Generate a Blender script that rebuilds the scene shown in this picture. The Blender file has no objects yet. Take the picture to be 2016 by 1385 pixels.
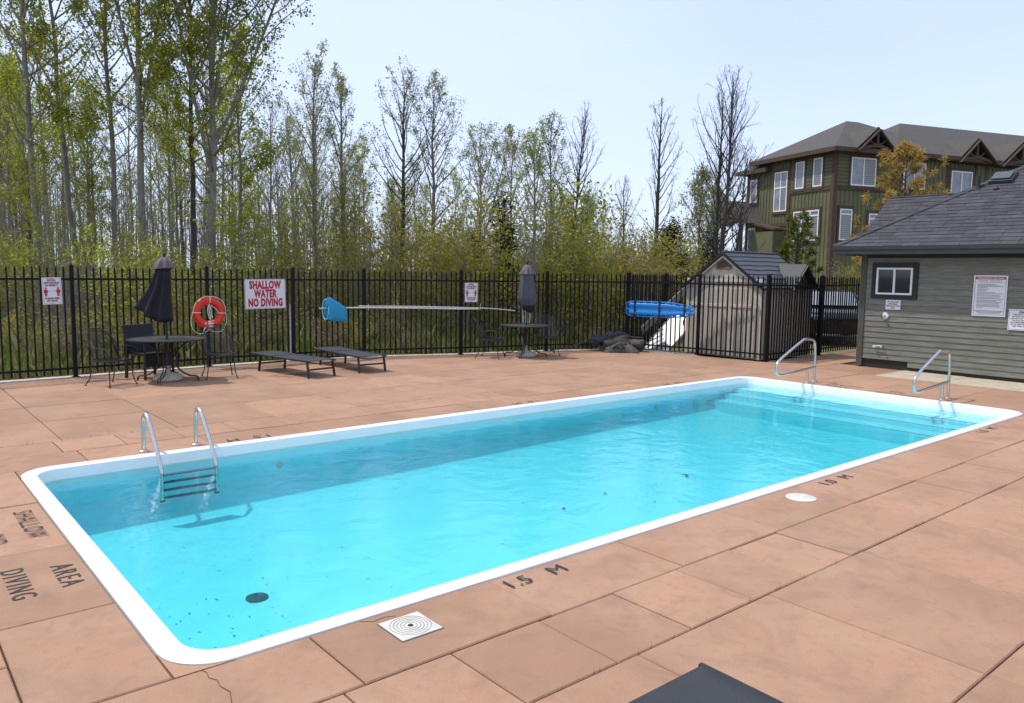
import bpy, bmesh, math, random
import numpy as np
from mathutils import Vector, Matrix

random.seed(11)
S = bpy.context.scene
COL = S.collection
R_ = math.radians

# ------------------------------------------------------------------ camera, sky, sun, exposure
cam_data = bpy.data.cameras.new('camera')
cam = bpy.data.objects.new('camera', cam_data)
COL.objects.link(cam)
cam_data.sensor_width = 36.0
cam_data.lens = 1536.29 / 2016 * 36.0
cam_data.clip_start = 0.05
cam_data.clip_end = 3000
CAM = Vector((-1.09, -3.82, 2.0))
ROT = Matrix(((0.766224, 0.055579, -0.640165), (-0.642424, 0.087784, -0.761305), (0.013884, 0.994588, 0.102967)))
cam.matrix_world = Matrix.Translation(CAM) @ ROT.to_4x4()
S.camera = cam

SUN_EL = R_(61.0)
SUN_AZ = R_(-38.0)          # measured from +Y towards +X
to_sun = Vector((math.sin(SUN_AZ) * math.cos(SUN_EL), math.cos(SUN_AZ) * math.cos(SUN_EL), math.sin(SUN_EL)))
world = bpy.data.worlds.new('World')
S.world = world
world.use_nodes = True
wn = world.node_tree.nodes
wl = world.node_tree.links
for n in list(wn):
    wn.remove(n)
w_out = wn.new('ShaderNodeOutputWorld')
w_bg = wn.new('ShaderNodeBackground')
w_sky = wn.new('ShaderNodeTexSky')
w_sky.sky_type = 'NISHITA'
w_sky.sun_disc = False
w_sky.sun_elevation = SUN_EL
w_sky.sun_rotation = SUN_AZ % (2 * math.pi)
w_sky.altitude = 200
w_sky.air_density = 1.0
w_sky.dust_density = 1.3
w_sky.ozone_density = 1.0
# a thin veil of high cloud over the whole sky: the blue is paler and softly uneven everywhere
w_tc = wn.new('ShaderNodeTexCoord')
w_map = wn.new('ShaderNodeMapping')
w_map.inputs['Scale'].default_value = (1.0, 1.0, 2.2)
w_noise = wn.new('ShaderNodeTexNoise')
w_noise.inputs['Scale'].default_value = 1.6
w_noise.inputs['Detail'].default_value = 5.0
w_ramp = wn.new('ShaderNodeMapRange')
w_ramp.inputs['From Min'].default_value = 0.3
w_ramp.inputs['From Max'].default_value = 0.7
w_ramp.inputs['To Min'].default_value = 0.58
w_ramp.inputs['To Max'].default_value = 0.76
w_mix = wn.new('ShaderNodeMixRGB')
w_mix.inputs['Color2'].default_value = (5.25, 6.0, 8.1, 1)
wl.new(w_tc.outputs['Generated'], w_map.inputs['Vector'])
wl.new(w_map.outputs['Vector'], w_noise.inputs['Vector'])
wl.new(w_noise.outputs['Fac'], w_ramp.inputs['Value'])
wl.new(w_ramp.outputs['Result'], w_mix.inputs['Fac'])
wl.new(w_sky.outputs['Color'], w_mix.inputs['Color1'])
wl.new(w_mix.outputs['Color'], w_bg.inputs['Color'])
w_bg.inputs['Strength'].default_value = 0.142
wl.new(w_bg.outputs['Background'], w_out.inputs['Surface'])

sun_data = bpy.data.lights.new('sun', 'SUN')
sun_data.energy = 2.75
sun_data.angle = R_(1.6)
sun_data.color = (1.0, 0.95, 0.88)
sun = bpy.data.objects.new('sun', sun_data)
COL.objects.link(sun)
sun.rotation_euler = to_sun.to_track_quat('Z', 'Y').to_euler()
sun.location = (-10, 30, 40)

S.view_settings.view_transform = 'Standard'
S.view_settings.look = 'None'
S.view_settings.gamma = 1.0
S.view_settings.exposure = 0.30
S.view_settings.use_curve_mapping = False
S.render.engine = 'CYCLES'
S.cycles.max_bounces = 12
S.cycles.diffuse_bounces = 8
S.cycles.glossy_bounces = 6
S.cycles.transparent_max_bounces = 16
S.cycles.caustics_reflective = True
S.cycles.caustics_refractive = False
S.cycles.sample_clamp_indirect = 6.0
S.cycles.use_denoising = True

# ------------------------------------------------------------------ helpers
def srgb(r, g, b):
    f = lambda c: (c / 255 / 12.92) if c <= 10 else ((c / 255 + 0.055) / 1.055) ** 2.4
    return (f(r), f(g), f(b), 1.0)

def lin(r, g, b):
    return (r, g, b, 1.0)

MATS = {}
def mat(name, col, rough=0.6, metal=0.0, var=0.0, scale=8.0, col2=None, bump=0.0, bscale=60.0, objvar=0.0, spec=0.5,
        stretch=(1, 1, 1), detail=5.0, spots=None, coat=0.0, coords='Object'):
    """Principled surface: base colour broken up by noise, per-object variation, fine relief, optional spots."""
    if name in MATS:
        return MATS[name]
    m = bpy.data.materials.new(name)
    m.use_nodes = True
    nt = m.node_tree
    N, L = nt.nodes, nt.links
    b = N['Principled BSDF']
    b.inputs['Roughness'].default_value = rough
    b.inputs['Metallic'].default_value = metal
    b.inputs['Specular IOR Level'].default_value = spec
    b.inputs['Coat Weight'].default_value = coat
    if coords == 'World':
        g = N.new('ShaderNodeNewGeometry')
        vec = g.outputs['Position']
    else:
        tc = N.new('ShaderNodeTexCoord')
        vec = tc.outputs['Object']
    mp = N.new('ShaderNodeMapping')
    mp.inputs['Scale'].default_value = stretch
    L.new(vec, mp.inputs['Vector'])
    vec = mp.outputs['Vector']
    colout = None
    if var > 0 or col2 is not None:
        nz = N.new('ShaderNodeTexNoise')
        nz.inputs['Scale'].default_value = scale
        nz.inputs['Detail'].default_value = detail
        nz.inputs['Roughness'].default_value = 0.62
        L.new(vec, nz.inputs['Vector'])
        rmp = N.new('ShaderNodeMapRange')
        rmp.inputs['From Min'].default_value = 0.32
        rmp.inputs['From Max'].default_value = 0.68
        L.new(nz.outputs['Fac'], rmp.inputs['Value'])
        mx = N.new('ShaderNodeMixRGB')
        c2 = col2 if col2 is not None else tuple(c * (1 - var) for c in col[:3]) + (1,)
        c1 = col if col2 is not None else tuple(min(1, c * (1 + var * 0.6)) for c in col[:3]) + (1,)
        mx.inputs['Color1'].default_value = c1
        mx.inputs['Color2'].default_value = c2
        L.new(rmp.outputs['Result'], mx.inputs['Fac'])
        colout = mx.outputs['Color']
    if spots is not None:
        sc, thr, scol = spots
        n2 = N.new('ShaderNodeTexNoise')
        n2.inputs['Scale'].default_value = sc
        n2.inputs['Detail'].default_value = 4
        L.new(vec, n2.inputs['Vector'])
        r2 = N.new('ShaderNodeMapRange')
        r2.inputs['From Min'].default_value = thr
        r2.inputs['From Max'].default_value = thr + 0.06
        L.new(n2.outputs['Fac'], r2.inputs['Value'])
        m2 = N.new('ShaderNodeMixRGB')
        L.new(r2.outputs['Result'], m2.inputs['Fac'])
        if colout:
            L.new(colout, m2.inputs['Color1'])
        else:
            m2.inputs['Color1'].default_value = col
        m2.inputs['Color2'].default_value = scol
        colout = m2.outputs['Color']
    if objvar > 0:
        oi = N.new('ShaderNodeObjectInfo')
        mr = N.new('ShaderNodeMapRange')
        mr.inputs['To Min'].default_value = 1 - objvar
        mr.inputs['To Max'].default_value = 1 + objvar
        L.new(oi.outputs['Random'], mr.inputs['Value'])
        hs = N.new('ShaderNodeHueSaturation')
        L.new(mr.outputs['Result'], hs.inputs['Value'])
        if colout:
            L.new(colout, hs.inputs['Color'])
        else:
            hs.inputs['Color'].default_value = col
        colout = hs.outputs['Color']
    if colout:
        L.new(colout, b.inputs['Base Color'])
    else:
        b.inputs['Base Color'].default_value = col
    if bump > 0:
        n3 = N.new('ShaderNodeTexNoise')
        n3.inputs['Scale'].default_value = bscale
        n3.inputs['Detail'].default_value = 6
        L.new(vec, n3.inputs['Vector'])
        bp = N.new('ShaderNodeBump')
        bp.inputs['Strength'].default_value = bump
        bp.inputs['Distance'].default_value = 0.01
        L.new(n3.outputs['Fac'], bp.inputs['Height'])
        L.new(bp.outputs['Normal'], b.inputs['Normal'])
    MATS[name] = m
    return m

def leaf_mat(name, col_a, col_b, col_c, trans=0.45):
    """Thin leaf: diffuse and translucent, each leaf its own tone."""
    m = bpy.data.materials.new(name)
    m.use_nodes = True
    nt = m.node_tree
    N, L = nt.nodes, nt.links
    N.remove(N['Principled BSDF'])
    out = N['Material Output']
    g = N.new('ShaderNodeNewGeometry')
    cr = N.new('ShaderNodeValToRGB')
    cr.color_ramp.elements[0].color = col_a
    cr.color_ramp.elements[1].color = col_c
    e = cr.color_ramp.elements.new(0.5)
    e.color = col_b
    L.new(g.outputs['Random Per Island'], cr.inputs['Fac'])
    oi = N.new('ShaderNodeObjectInfo')
    mr = N.new('ShaderNodeMapRange')
    mr.inputs['To Min'].default_value = 0.82
    mr.inputs['To Max'].default_value = 1.15
    L.new(oi.outputs['Random'], mr.inputs['Value'])
    hs = N.new('ShaderNodeHueSaturation')
    L.new(mr.outputs['Result'], hs.inputs['Value'])
    L.new(cr.outputs['Color'], hs.inputs['Color'])
    d = N.new('ShaderNodeBsdfDiffuse')
    t = N.new('ShaderNodeBsdfTranslucent')
    mx = N.new('ShaderNodeMixShader')
    mx.inputs['Fac'].default_value = trans
    L.new(hs.outputs['Color'], d.inputs['Color'])
    L.new(hs.outputs['Color'], t.inputs['Color'])
    L.new(d.outputs['BSDF'], mx.inputs[1])
    L.new(t.outputs['BSDF'], mx.inputs[2])
    L.new(mx.outputs['Shader'], out.inputs['Surface'])
    MATS[name] = m
    return m

def tag(o, label=None, cat=None, group=None, kind=None):
    if label: o['label'] = label
    if cat: o['category'] = cat
    if group: o['group'] = group
    if kind: o['kind'] = kind
    return o

def empty(name, loc=(0, 0, 0), rz=0.0, label=None, cat=None, group=None, kind=None, parent=None):
    o = bpy.data.objects.new(name, None)
    o.empty_display_size = 0.1
    COL.objects.link(o)
    o.location = loc
    o.rotation_euler = (0, 0, rz)
    if parent: o.parent = parent
    return tag(o, label, cat, group, kind)

def copy_tree(o, parent=None):
    c = o.copy()
    COL.objects.link(c)
    if parent is not None:
        c.parent = parent
    for ch in list(o.children):
        copy_tree(ch, c)
    return c

def link(name, me, m=None, parent=None, loc=None, rot=None, scale=None):
    o = bpy.data.objects.new(name, me)
    if m is not None and len(me.materials) == 0:
        me.materials.append(m)
    COL.objects.link(o)
    if parent is not None: o.parent = parent
    if loc is not None: o.location = loc
    if rot is not None: o.rotation_euler = rot
    if scale is not None: o.scale = scale
    return o

def rotm(rx=0, ry=0, rz=0):
    return Matrix.Rotation(rz, 3, 'Z') @ Matrix.Rotation(ry, 3, 'Y') @ Matrix.Rotation(rx, 3, 'X')

class MB:
    """Collects shapes; build() links them as ONE mesh object."""
    def __init__(self):
        self.v, self.f = [], []
    def add(self, vs, fs):
        o = len(self.v)
        self.v += [tuple(p) for p in vs]
        self.f += [tuple(i + o for i in q) for q in fs]
        return self
    def box(self, c, s, rot=None, taper=None):
        x, y, z = s[0] / 2, s[1] / 2, s[2] / 2
        P = [Vector((a * x, b * y, d * z)) for d in (-1, 1) for b in (-1, 1) for a in (-1, 1)]
        if taper:
            for i in range(4, 8):
                P[i].x *= taper; P[i].y *= taper
        if rot is not None: P = [rot @ p for p in P]
        P = [p + Vector(c) for p in P]
        return self.add(P, [(0, 2, 3, 1), (4, 5, 7, 6), (0, 1, 5, 4), (2, 6, 7, 3), (0, 4, 6, 2), (1, 3, 7, 5)])
    def span(self, x0, x1, y0, y1, z0, z1):
        return self.box(((x0 + x1) / 2, (y0 + y1) / 2, (z0 + z1) / 2), (abs(x1 - x0), abs(y1 - y0), abs(z1 - z0)))
    def bar(self, p, q, w, h=None, up=(0, 0, 1)):
        p, q = Vector(p), Vector(q)
        d = (q - p)
        ln = d.length
        if ln < 1e-6: return self
        d.normalize()
        u = Vector(up)
        s = d.cross(u)
        if s.length < 1e-4: s = d.cross(Vector((1, 0, 0)))
        s.normalize()
        t = s.cross(d)
        h = w if h is None else h
        P = []
        for e in (p, q):
            for a, b in ((-1, -1), (1, -1), (1, 1), (-1, 1)):
                P.append(e + s * (a * w / 2) + t * (b * h / 2))
        return self.add(P, [(3, 2, 1, 0), (4, 5, 6, 7), (0, 1, 5, 4), (1, 2, 6, 5), (2, 3, 7, 6), (3, 0, 4, 7)])
    def tube(self, pts, r, n=8, cap=True):
        pts = [Vector(p) for p in pts]
        k = len(pts)
        rs = r if isinstance(r, (list, tuple)) else [r] * k
        T = []
        for i in range(k):
            a = pts[max(0, i - 1)]; b = pts[min(k - 1, i + 1)]
            d = b - a
            T.append(d.normalized() if d.length > 1e-9 else Vector((0, 0, 1)))
        ref = Vector((0, 0, 1)) if abs(T[0].z) < 0.9 else Vector((1, 0, 0))
        u = T[0].cross(ref).normalized()
        vs, fs = [], []
        for i in range(k):
            u = (u - T[i] * u.dot(T[i]))
            u = u.normalized() if u.length > 1e-6 else T[i].orthogonal().normalized()
            w = T[i].cross(u)
            for j in range(n):
                a = 2 * math.pi * j / n
                vs.append(pts[i] + (u * math.cos(a) + w * math.sin(a)) * rs[i])
        for i in range(k - 1):
            for j in range(n):
                a = i * n + j; b = i * n + (j + 1) % n
                fs.append((a, b, b + n, a + n))
        if cap:
            fs.append(tuple(range(n - 1, -1, -1)))
            fs.append(tuple((k - 1) * n + j for j in range(n)))
        return self.add(vs, fs)
    def lathe(self, prof, n=24, c=(0, 0, 0), cap=True):
        vs, fs = [], []
        for (r, z) in prof:
            for j in range(n):
                a = 2 * math.pi * j / n
                vs.append((c[0] + r * math.cos(a), c[1] + r * math.sin(a), c[2] + z))
        k = len(prof)
        for i in range(k - 1):
            for j in range(n):
                a = i * n + j; b = i * n + (j + 1) % n
                fs.append((a, b, b + n, a + n))
        if cap:
            fs.append(tuple(range(n - 1, -1, -1)))
            fs.append(tuple((k - 1) * n + j for j in range(n)))
        return self.add(vs, fs)
    def prism(self, poly, d):
        """poly: list of 3D points (planar, ccw seen from the front); d: extrusion vector"""
        d = Vector(d)
        P = [Vector(p) for p in poly]
        n = len(P)
        vs = P + [p + d for p in P]
        fs = [tuple(range(n - 1, -1, -1)), tuple(n + i for i in range(n))]
        for i in range(n):
            j = (i + 1) % n
            fs.append((i, j, n + j, n + i))
        return self.add(vs, fs)
    def mesh(self, name, smooth=False):
        me = bpy.data.meshes.new(name)
        me.from_pydata(self.v, [], self.f)
        bm = bmesh.new(); bm.from_mesh(me)
        bmesh.ops.recalc_face_normals(bm, faces=bm.faces)
        bm.to_mesh(me); bm.free()
        if smooth:
            me.polygons.foreach_set('use_smooth', [True] * len(me.polygons))
            if smooth != 'all':
                me.set_sharp_from_angle(angle=R_(40))
        me.update()
        return me
    def build(self, name, m, parent=None, smooth=False, loc=None, rot=None, bevel=0.0):
        o = link(name, self.mesh(name, smooth), m, parent, loc, rot)
        if bevel:
            md = o.modifiers.new('edge', 'BEVEL'); md.width = bevel; md.segments = 2; md.limit_method = 'ANGLE'
        return o

def smooth_path(pts, n=6):
    """Catmull-Rom through the points"""
    P = [Vector(p) for p in pts]
    P = [P[0] * 2 - P[1]] + P + [P[-1] * 2 - P[-2]]
    out = []
    for i in range(1, len(P) - 2):
        for k in range(n):
            t = k / n
            a, b, c, d = P[i - 1], P[i], P[i + 1], P[i + 2]
            out.append(0.5 * ((2 * b) + (c - a) * t + (2 * a - 5 * b + 4 * c - d) * t * t + (3 * b - a - 3 * c + d) * t ** 3))
    out.append(P[-2])
    return out

def text_mesh(s, size, bold=0.0, align='CENTER', spacing=1.0, xscale=1.0, lines=1.0, fit=None):
    cu = bpy.data.curves.new('lettering', 'FONT')
    cu.body = s
    cu.size = size
    cu.align_x = align
    cu.align_y = 'CENTER'
    cu.offset = bold
    cu.space_character = spacing
    cu.space_line = lines
    cu.resolution_u = 3
    ob = bpy.data.objects.new('tmp', cu)
    COL.objects.link(ob)
    dg = bpy.context.evaluated_depsgraph_get()
    me = bpy.data.meshes.new_from_object(ob.evaluated_get(dg))
    bpy.data.objects.remove(ob)
    bpy.data.curves.remove(cu)
    if fit:
        xs_ = [v.co.x for v in me.vertices]; k = fit / (max(xs_) - min(xs_)); c = (max(xs_) + min(xs_)) / 2
        for v in me.vertices: v.co.x = (v.co.x - c) * k
    if xscale != 1.0:
        for v in me.vertices: v.co.x *= xscale
    me.materials.clear()
    return me

def clip_rect(poly, x0, x1, y0, y1):
    def cl(P, inside, cut):
        out = []
        for i in range(len(P)):
            a, b = P[i - 1], P[i]
            ia, ib = inside(a), inside(b)
            if ib:
                if not ia: out.append(cut(a, b))
                out.append(b)
            elif ia:
                out.append(cut(a, b))
        return out
    def cx(k): return lambda a, b: (k, a[1] + (b[1] - a[1]) * (k - a[0]) / (b[0] - a[0]))
    def cy(k): return lambda a, b: (a[0] + (b[0] - a[0]) * (k - a[1]) / (b[1] - a[1]), k)
    for ins, cut in ((lambda p: p[0] >= x0, cx(x0)), (lambda p: p[0] <= x1, cx(x1)), (lambda p: p[1] >= y0, cy(y0)), (lambda p: p[1] <= y1, cy(y1))):
        if not poly: return []
        poly = cl(poly, ins, cut)
    return poly

def area2(P):
    return 0.5 * sum(P[i - 1][0] * P[i][1] - P[i][0] * P[i - 1][1] for i in range(len(P)))

def bearing(px, depth, z=0.0):
    """Ground point seen at a sideways slope px (picture column) at a real distance along the view axis."""
    lat = (px - 1008.0) / 1536.29
    f = Vector((0.6437, 0.7653)); r = Vector((0.7663, -0.6425))
    p = Vector((CAM.x, CAM.y)) + f * depth + r * (lat * depth)
    return Vector((p.x, p.y, z))
# ------------------------------------------------------------------ materials of the setting
TERRA = mat('coloured_concrete', lin(0.405, 0.225, 0.130), rough=0.82, col2=lin(0.325, 0.182, 0.107), scale=1.3, detail=9, bump=0.35, bscale=90,
            objvar=0.13, coords='World', spots=(70.0, 0.69, lin(0.42, 0.27, 0.19)))
def weather_deck(m):
    """Grey worn areas, dark pits and faint water stains over the colour coat."""
    nt = m.node_tree; N, L = nt.nodes, nt.links
    b = N['Principled BSDF']
    src = b.inputs['Base Color'].links[0].from_socket
    g = N.new('ShaderNodeNewGeometry')
    def layer(src, scale, lo, hi, col, amt, detail=6, rough=0.6, dist=0.0):
        n = N.new('ShaderNodeTexNoise'); n.inputs['Scale'].default_value = scale; n.inputs['Detail'].default_value = detail
        n.inputs['Roughness'].default_value = rough; n.inputs['Distortion'].default_value = dist
        L.new(g.outputs['Position'], n.inputs['Vector'])
        r = N.new('ShaderNodeMapRange'); r.inputs['From Min'].default_value = lo; r.inputs['From Max'].default_value = hi
        r.inputs['To Max'].default_value = amt
        L.new(n.outputs['Fac'], r.inputs['Value'])
        mx = N.new('ShaderNodeMixRGB'); mx.inputs['Color2'].default_value = col
        L.new(r.outputs['Result'], mx.inputs['Fac']); L.new(src, mx.inputs['Color1'])
        return mx.outputs['Color']
    src = layer(src, 0.7, 0.46, 0.70, lin(0.43, 0.27, 0.17), 0.65, detail=9, dist=0.9)
    src = layer(src, 2.2, 0.50, 0.72, lin(0.245, 0.142, 0.09), 0.62, detail=9, dist=1.2)
    src = layer(src, 120, 0.70, 0.74, lin(0.12, 0.075, 0.05), 0.8, detail=2)
    src = layer(src, 14, 0.52, 0.72, lin(0.28, 0.158, 0.098), 0.5, detail=5)
    src = layer(src, 260, 0.46, 0.70, lin(0.24, 0.14, 0.09), 0.35, detail=2)
    L.new(src, b.inputs['Base Color'])
weather_deck(TERRA)
PALECON = mat('bare_concrete', lin(0.47, 0.40, 0.29), rough=0.9, var=0.2, scale=3, bump=0.3, bscale=80, coords='World', spots=(30, 0.66, lin(0.3, 0.25, 0.17)))
KERBCON = mat('kerb_concrete', lin(0.52, 0.46, 0.38), rough=0.9, var=0.25, scale=4, bump=0.3, bscale=60, coords='World')
BEDDING = mat('joint_sand', lin(0.085, 0.058, 0.042), rough=1.0, var=0.4, scale=30, coords='World')
SOIL = mat('leaf_litter_soil', lin(0.19, 0.155, 0.09), rough=1.0, col2=lin(0.12, 0.125, 0.045), scale=1.1, detail=10, bump=0.8, bscale=25, coords='World',
           spots=(9, 0.60, lin(0.17, 0.12, 0.06)))
WHITEGEL = mat('white_gelcoat', lin(0.80, 0.80, 0.78), rough=0.28, var=0.05, scale=3, coords='World')
BASIN = mat('pool_basin_finish', lin(0.34, 0.84, 0.94), rough=0.5, var=0.06, scale=2.5, coords='World')
STRIPE = mat('step_edge_blue', lin(0.05, 0.22, 0.32), rough=0.5)
BLACKPAINT = mat('stencil_black', lin(0.032, 0.027, 0.027), rough=0.8, spots=(35, 0.70, lin(0.30, 0.17, 0.11)), coords='World')
STEEL = mat('stainless_steel', lin(0.62, 0.61, 0.58), rough=0.24, metal=1.0, var=0.12, scale=18)
WHITEPLA = mat('white_plastic', lin(0.60, 0.575, 0.50), rough=0.5, var=0.16, scale=12, detail=8)
DARKPLA = mat('dark_plastic', lin(0.02, 0.025, 0.03), rough=0.5)

# ------------------------------------------------------------------ ground and deck
PX0, PX1, PY0, PY1 = 0.0, 12.19, 0.0, 4.905          # the pool's outer lip
POST_BACK = [(-3.55, 11.42), (-0.72, 11.62), (1.84, 11.77), (4.26, 11.98), (6.08, 12.02), (7.69, 11.84), (9.84, 11.07), (12.12, 10.56), (14.19, 9.70)]
DECK = [(-9, -9), (24, -9), (24, 6.42), (14.98, 6.22), (14.79, 7.88), (14.32, 9.86), (12.17, 10.74), (9.90, 11.25), (7.74, 12.02), (6.1, 12.20),
        (4.24, 12.16), (1.82, 11.95), (-0.74, 11.80), (-9, 11.2)]

def sheet_with_hole(name, outer, hole, z, m, kind='structure'):
    bm = bmesh.new()
    def ring(P):
        vs = [bm.verts.new((p[0], p[1], z)) for p in P]
        return [bm.edges.new((vs[i - 1], vs[i])) for i in range(len(vs))]
    e = ring(outer) + ring(hole)
    bmesh.ops.triangle_fill(bm, use_beauty=True, edges=e)
    for f in bm.faces:
        if f.normal.z < 0: f.normal_flip()
    me = bpy.data.meshes.new(name); bm.to_mesh(me); bm.free()
    o = link(name, me, m)
    return tag(o, kind=kind)

HOLE = [(PX0 + 0.03, PY0 + 0.03), (PX1 - 0.03, PY0 + 0.03), (PX1 - 0.03, PY1 - 0.03), (PX0 + 0.03, PY1 - 0.03)]
ground = sheet_with_hole('ground', [(-900, -900), (900, -900), (900, 900), (-900, 900)], HOLE, -0.075, SOIL)
deck = sheet_with_hole('pool_deck', DECK, HOLE, -0.040, BEDDING)

# rounded pool outline, used by the lip, the basin and the slabs that butt against it
def rrect(inset, rad, seg=7):
    x0, x1, y0, y1 = PX0 + inset, PX1 - inset, PY0 + inset, PY1 - inset
    r = max(rad - inset * 0.55, 0.05)
    P = []
    for cx, cy, a0 in ((x1 - r, y1 - r, 0), (x0 + r, y1 - r, 90), (x0 + r, y0 + r, 180), (x1 - r, y0 + r, 270)):
        for k in range(seg + 1):
            a = R_(a0 + 90 * k / seg)
            P.append((cx + r * math.cos(a), cy + r * math.sin(a)))
    return P

rng = random.Random(5)
def slab(poly, m=TERRA, gap=0.0045, dz=None):
    """one cast slab with eased edges"""
    if len(poly) < 3 or abs(area2(poly)) < 0.02: return
    if area2(poly) < 0: poly = poly[::-1]
    n = len(poly)
    def inset(P, d):
        out = []
        for i in range(n):
            a, b, c = Vector(P[i - 1]), Vector(P[i]), Vector(P[(i + 1) % n])
            e1 = (b - a); e2 = (c - b)
            if e1.length < 1e-6 or e2.length < 1e-6:
                out.append(b); continue
            e1.normalize(); e2.normalize()
            n1 = Vector((-e1.y, e1.x)); n2 = Vector((-e2.y, e2.x))
            k = 1 + n1.dot(n2)
            out.append(b + (n1 + n2) * (d / max(k, 0.4)))
        return out
    cx = sum(p[0] for p in poly) / n; cy = sum(p[1] for p in poly) / n
    z = rng.uniform(-0.0035, 0.0035) if dz is None else dz
    tx, ty = rng.uniform(-1, 1) * 0.0015, rng.uniform(-1, 1) * 0.0015
    A = inset(poly, gap); B = inset(poly, gap + 0.007)
    vs = [(p[0] - cx, p[1] - cy, -0.06) for p in A] + [(p[0] - cx, p[1] - cy, z - 0.007 + tx * (p[0] - cx) + ty * (p[1] - cy)) for p in A] + \
         [(p[0] - cx, p[1] - cy, z + tx * (p[0] - cx) + ty * (p[1] - cy)) for p in B]
    fs = [tuple(range(2 * n, 3 * n))]
    for k in (0, 1):
        for i in range(n):
            j = (i + 1) % n
            fs.append((k * n + i, k * n + j, (k + 1) * n + j, (k + 1) * n + i))
    me = bpy.data.meshes.new('slab')
    me.from_pydata(vs, [], fs); me.update()
    return link('slab', me, m, deck, (cx, cy, 0))

def rect(x0, x1, y0, y1): return [(x0, y0), (x1, y0), (x1, y1), (x0, y1)]
def dslab(x0, x1, y0, y1, m=TERRA, **k):
    P = clip_rect([(p[0], p[1]) for p in DECK_IN], x0, x1, y0, y1)
    slab(P, m, **k)
# slabs stop at the kerb line
cxd = 6.0; cyd = 3.0
DECK_IN = []
for i, p in enumerate(DECK):
    DECK_IN.append((p[0], p[1] - 0.24) if p[1] > 6.3 and p[0] < 14.1 else ((p[0] - 0.22, p[1] - 0.1) if p[1] > 6.0 and p[0] < 15 else p))
# band in front of the pool: 1.235 m slabs, then a band of 0.62 m slabs, then big squares
xs = [-0.61, 0.70] + [0.70 + 1.235 * k for k in range(1, 18)]
for i in range(len(xs) - 1):
    if xs[i] > 15: break
    slab(rect(xs[i], xs[i + 1], -0.63, -0.006))
k = -1.9
while k < 17.5:
    slab(rect(k + 0.0, k + 0.62, -1.25, -0.63)); k += 0.62
for (ya, yb, off) in ((-2.5, -1.25, 3.2), (-3.75, -2.5, 3.2), (-5.0, -3.75, 3.2)):
    k = off - 1.235 * 4
    while k < (15 if ya > -3 else 9):
        slab(rect(k, k + 1.235, ya, yb)); k += 1.235
# band on the near short side (x < 0)
ys = [-0.006, 1.10, 2.38, 3.65, 4.905]
for a, b in zip(ys, ys[1:]):
    slab(rect(-0.61, -0.006, a, b))
for a, b in ((0.62, 1.87), (1.87, 3.12), (3.12, 4.37), (4.37, 5.52), (-0.63, 0.62)):
    slab(rect(-1.84, -0.61, a, b))
# band behind the pool: 0.6 m strip of 1.25 m slabs, second strip, then 1.27 x 1.3 m squares to the fence
k = 0.65 - 1.27 * 3
while k < 12.9:
    b = min(k + 1.27, 13.3)
    slab(rect(k, b, 4.911, 5.53)); k += 1.27
k = -1.38
while k < 12.6:
    slab(rect(k, min(k + 0.635, 12.8), 5.53, 6.17)); k += 0.635
slab(rect(12.8, 13.3, 5.53, 6.17))
for (ya, yb, off) in ((6.17, 7.55, 0.63), (7.55, 8.80, 0.63), (8.80, 10.1, 0.63), (10.1, 11.4, 0.63), (11.4, 12.7, 0.63)):
    k = off - 1.27 * 3
    while k < 15.2:
        dslab(k, k + 1.27, ya, yb); k += 1.27
# far short side, up to the clubhouse
for a, b in ((-0.006, 1.22), (1.22, 2.5), (2.5, 3.72), (3.72, 4.905)):
    slab(rect(12.196, 13.3, a, b))
    slab(rect(13.3, 14.62, a, b))
slab(rect(14.62, 16.0, 3.45, 4.905))
for a, b in ((2.2, 3.45), (0.95, 2.2), (-0.3, 0.95)):
    slab(rect(14.62, 16.0, a, b), PALECON)
for x0 in (13.3, 14.62, 16.0, 17.3, 18.6, 19.9, 21.2):
    dslab(x0, min(x0 + 1.32, 22.5) if x0 != 13.3 else 14.62, 4.911, 6.17, dz=0.0)
# kerb along the fence
kb = MB()
P = [Vector((p[0], p[1])) for p in DECK[4:]]
Q = [Vector((p[0], p[1])) for p in DECK_IN[4:]]
for i in range(len(P) - 1):
    a, b, c, d = P[i], P[i + 1], Q[i + 1], Q[i]
    ins = lambda p, q: p + (q - p).normalized() * 0.012
    d2, c2 = ins(d, a), ins(c, b)
    kb.add([(a.x, a.y, -0.07), (b.x, b.y, -0.07), (c2.x, c2.y, -0.07), (d2.x, d2.y, -0.07), (a.x, a.y, 0.012), (b.x, b.y, 0.012), (c2.x, c2.y, 0.012), (d2.x, d2.y, 0.012)],
           [(4, 7, 6, 5), (0, 1, 5, 4), (1, 2, 6, 5), (2, 3, 7, 6), (3, 0, 4, 7)])
tag(kb.build('kerb', KERBCON), kind='structure')

# ------------------------------------------------------------------ the pool
WATER_Z = -0.105
def floor_z(x):
    t = min(max((x - 0.3) / 10.0, 0), 1)
    return -0.665 + 0.145 * t
pool = empty('swimming_pool', (0, 0, 0), label='long rectangular white-edged pool sunk into the terracotta slab deck', cat='pool')
def loft(loops, close_last=False):
    n = len(loops[0]); vs = [p for l in loops for p in l]; fs = []
    for i in range(len(loops) - 1):
        for j in range(n):
            k2 = (j + 1) % n
            fs.append((i * n + j, i * n + k2, (i + 1) * n + k2, (i + 1) * n + j))
    if close_last: fs.append(tuple((len(loops) - 1) * n + j for j in range(n)))
    return vs, fs
def loop(inset, z, rad=0.30):
    return [(x, y, z(x) if callable(z) else z) for x, y in rrect(inset, rad)]
m_ = MB()
m_.add(*loft([loop(0.0, -0.07), loop(0.0, 0.006), loop(0.012, 0.016), loop(0.05, 0.020), loop(0.105, 0.017), loop(0.130, 0.006), loop(0.137, -0.012), loop(0.137, -0.16)]))
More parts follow.
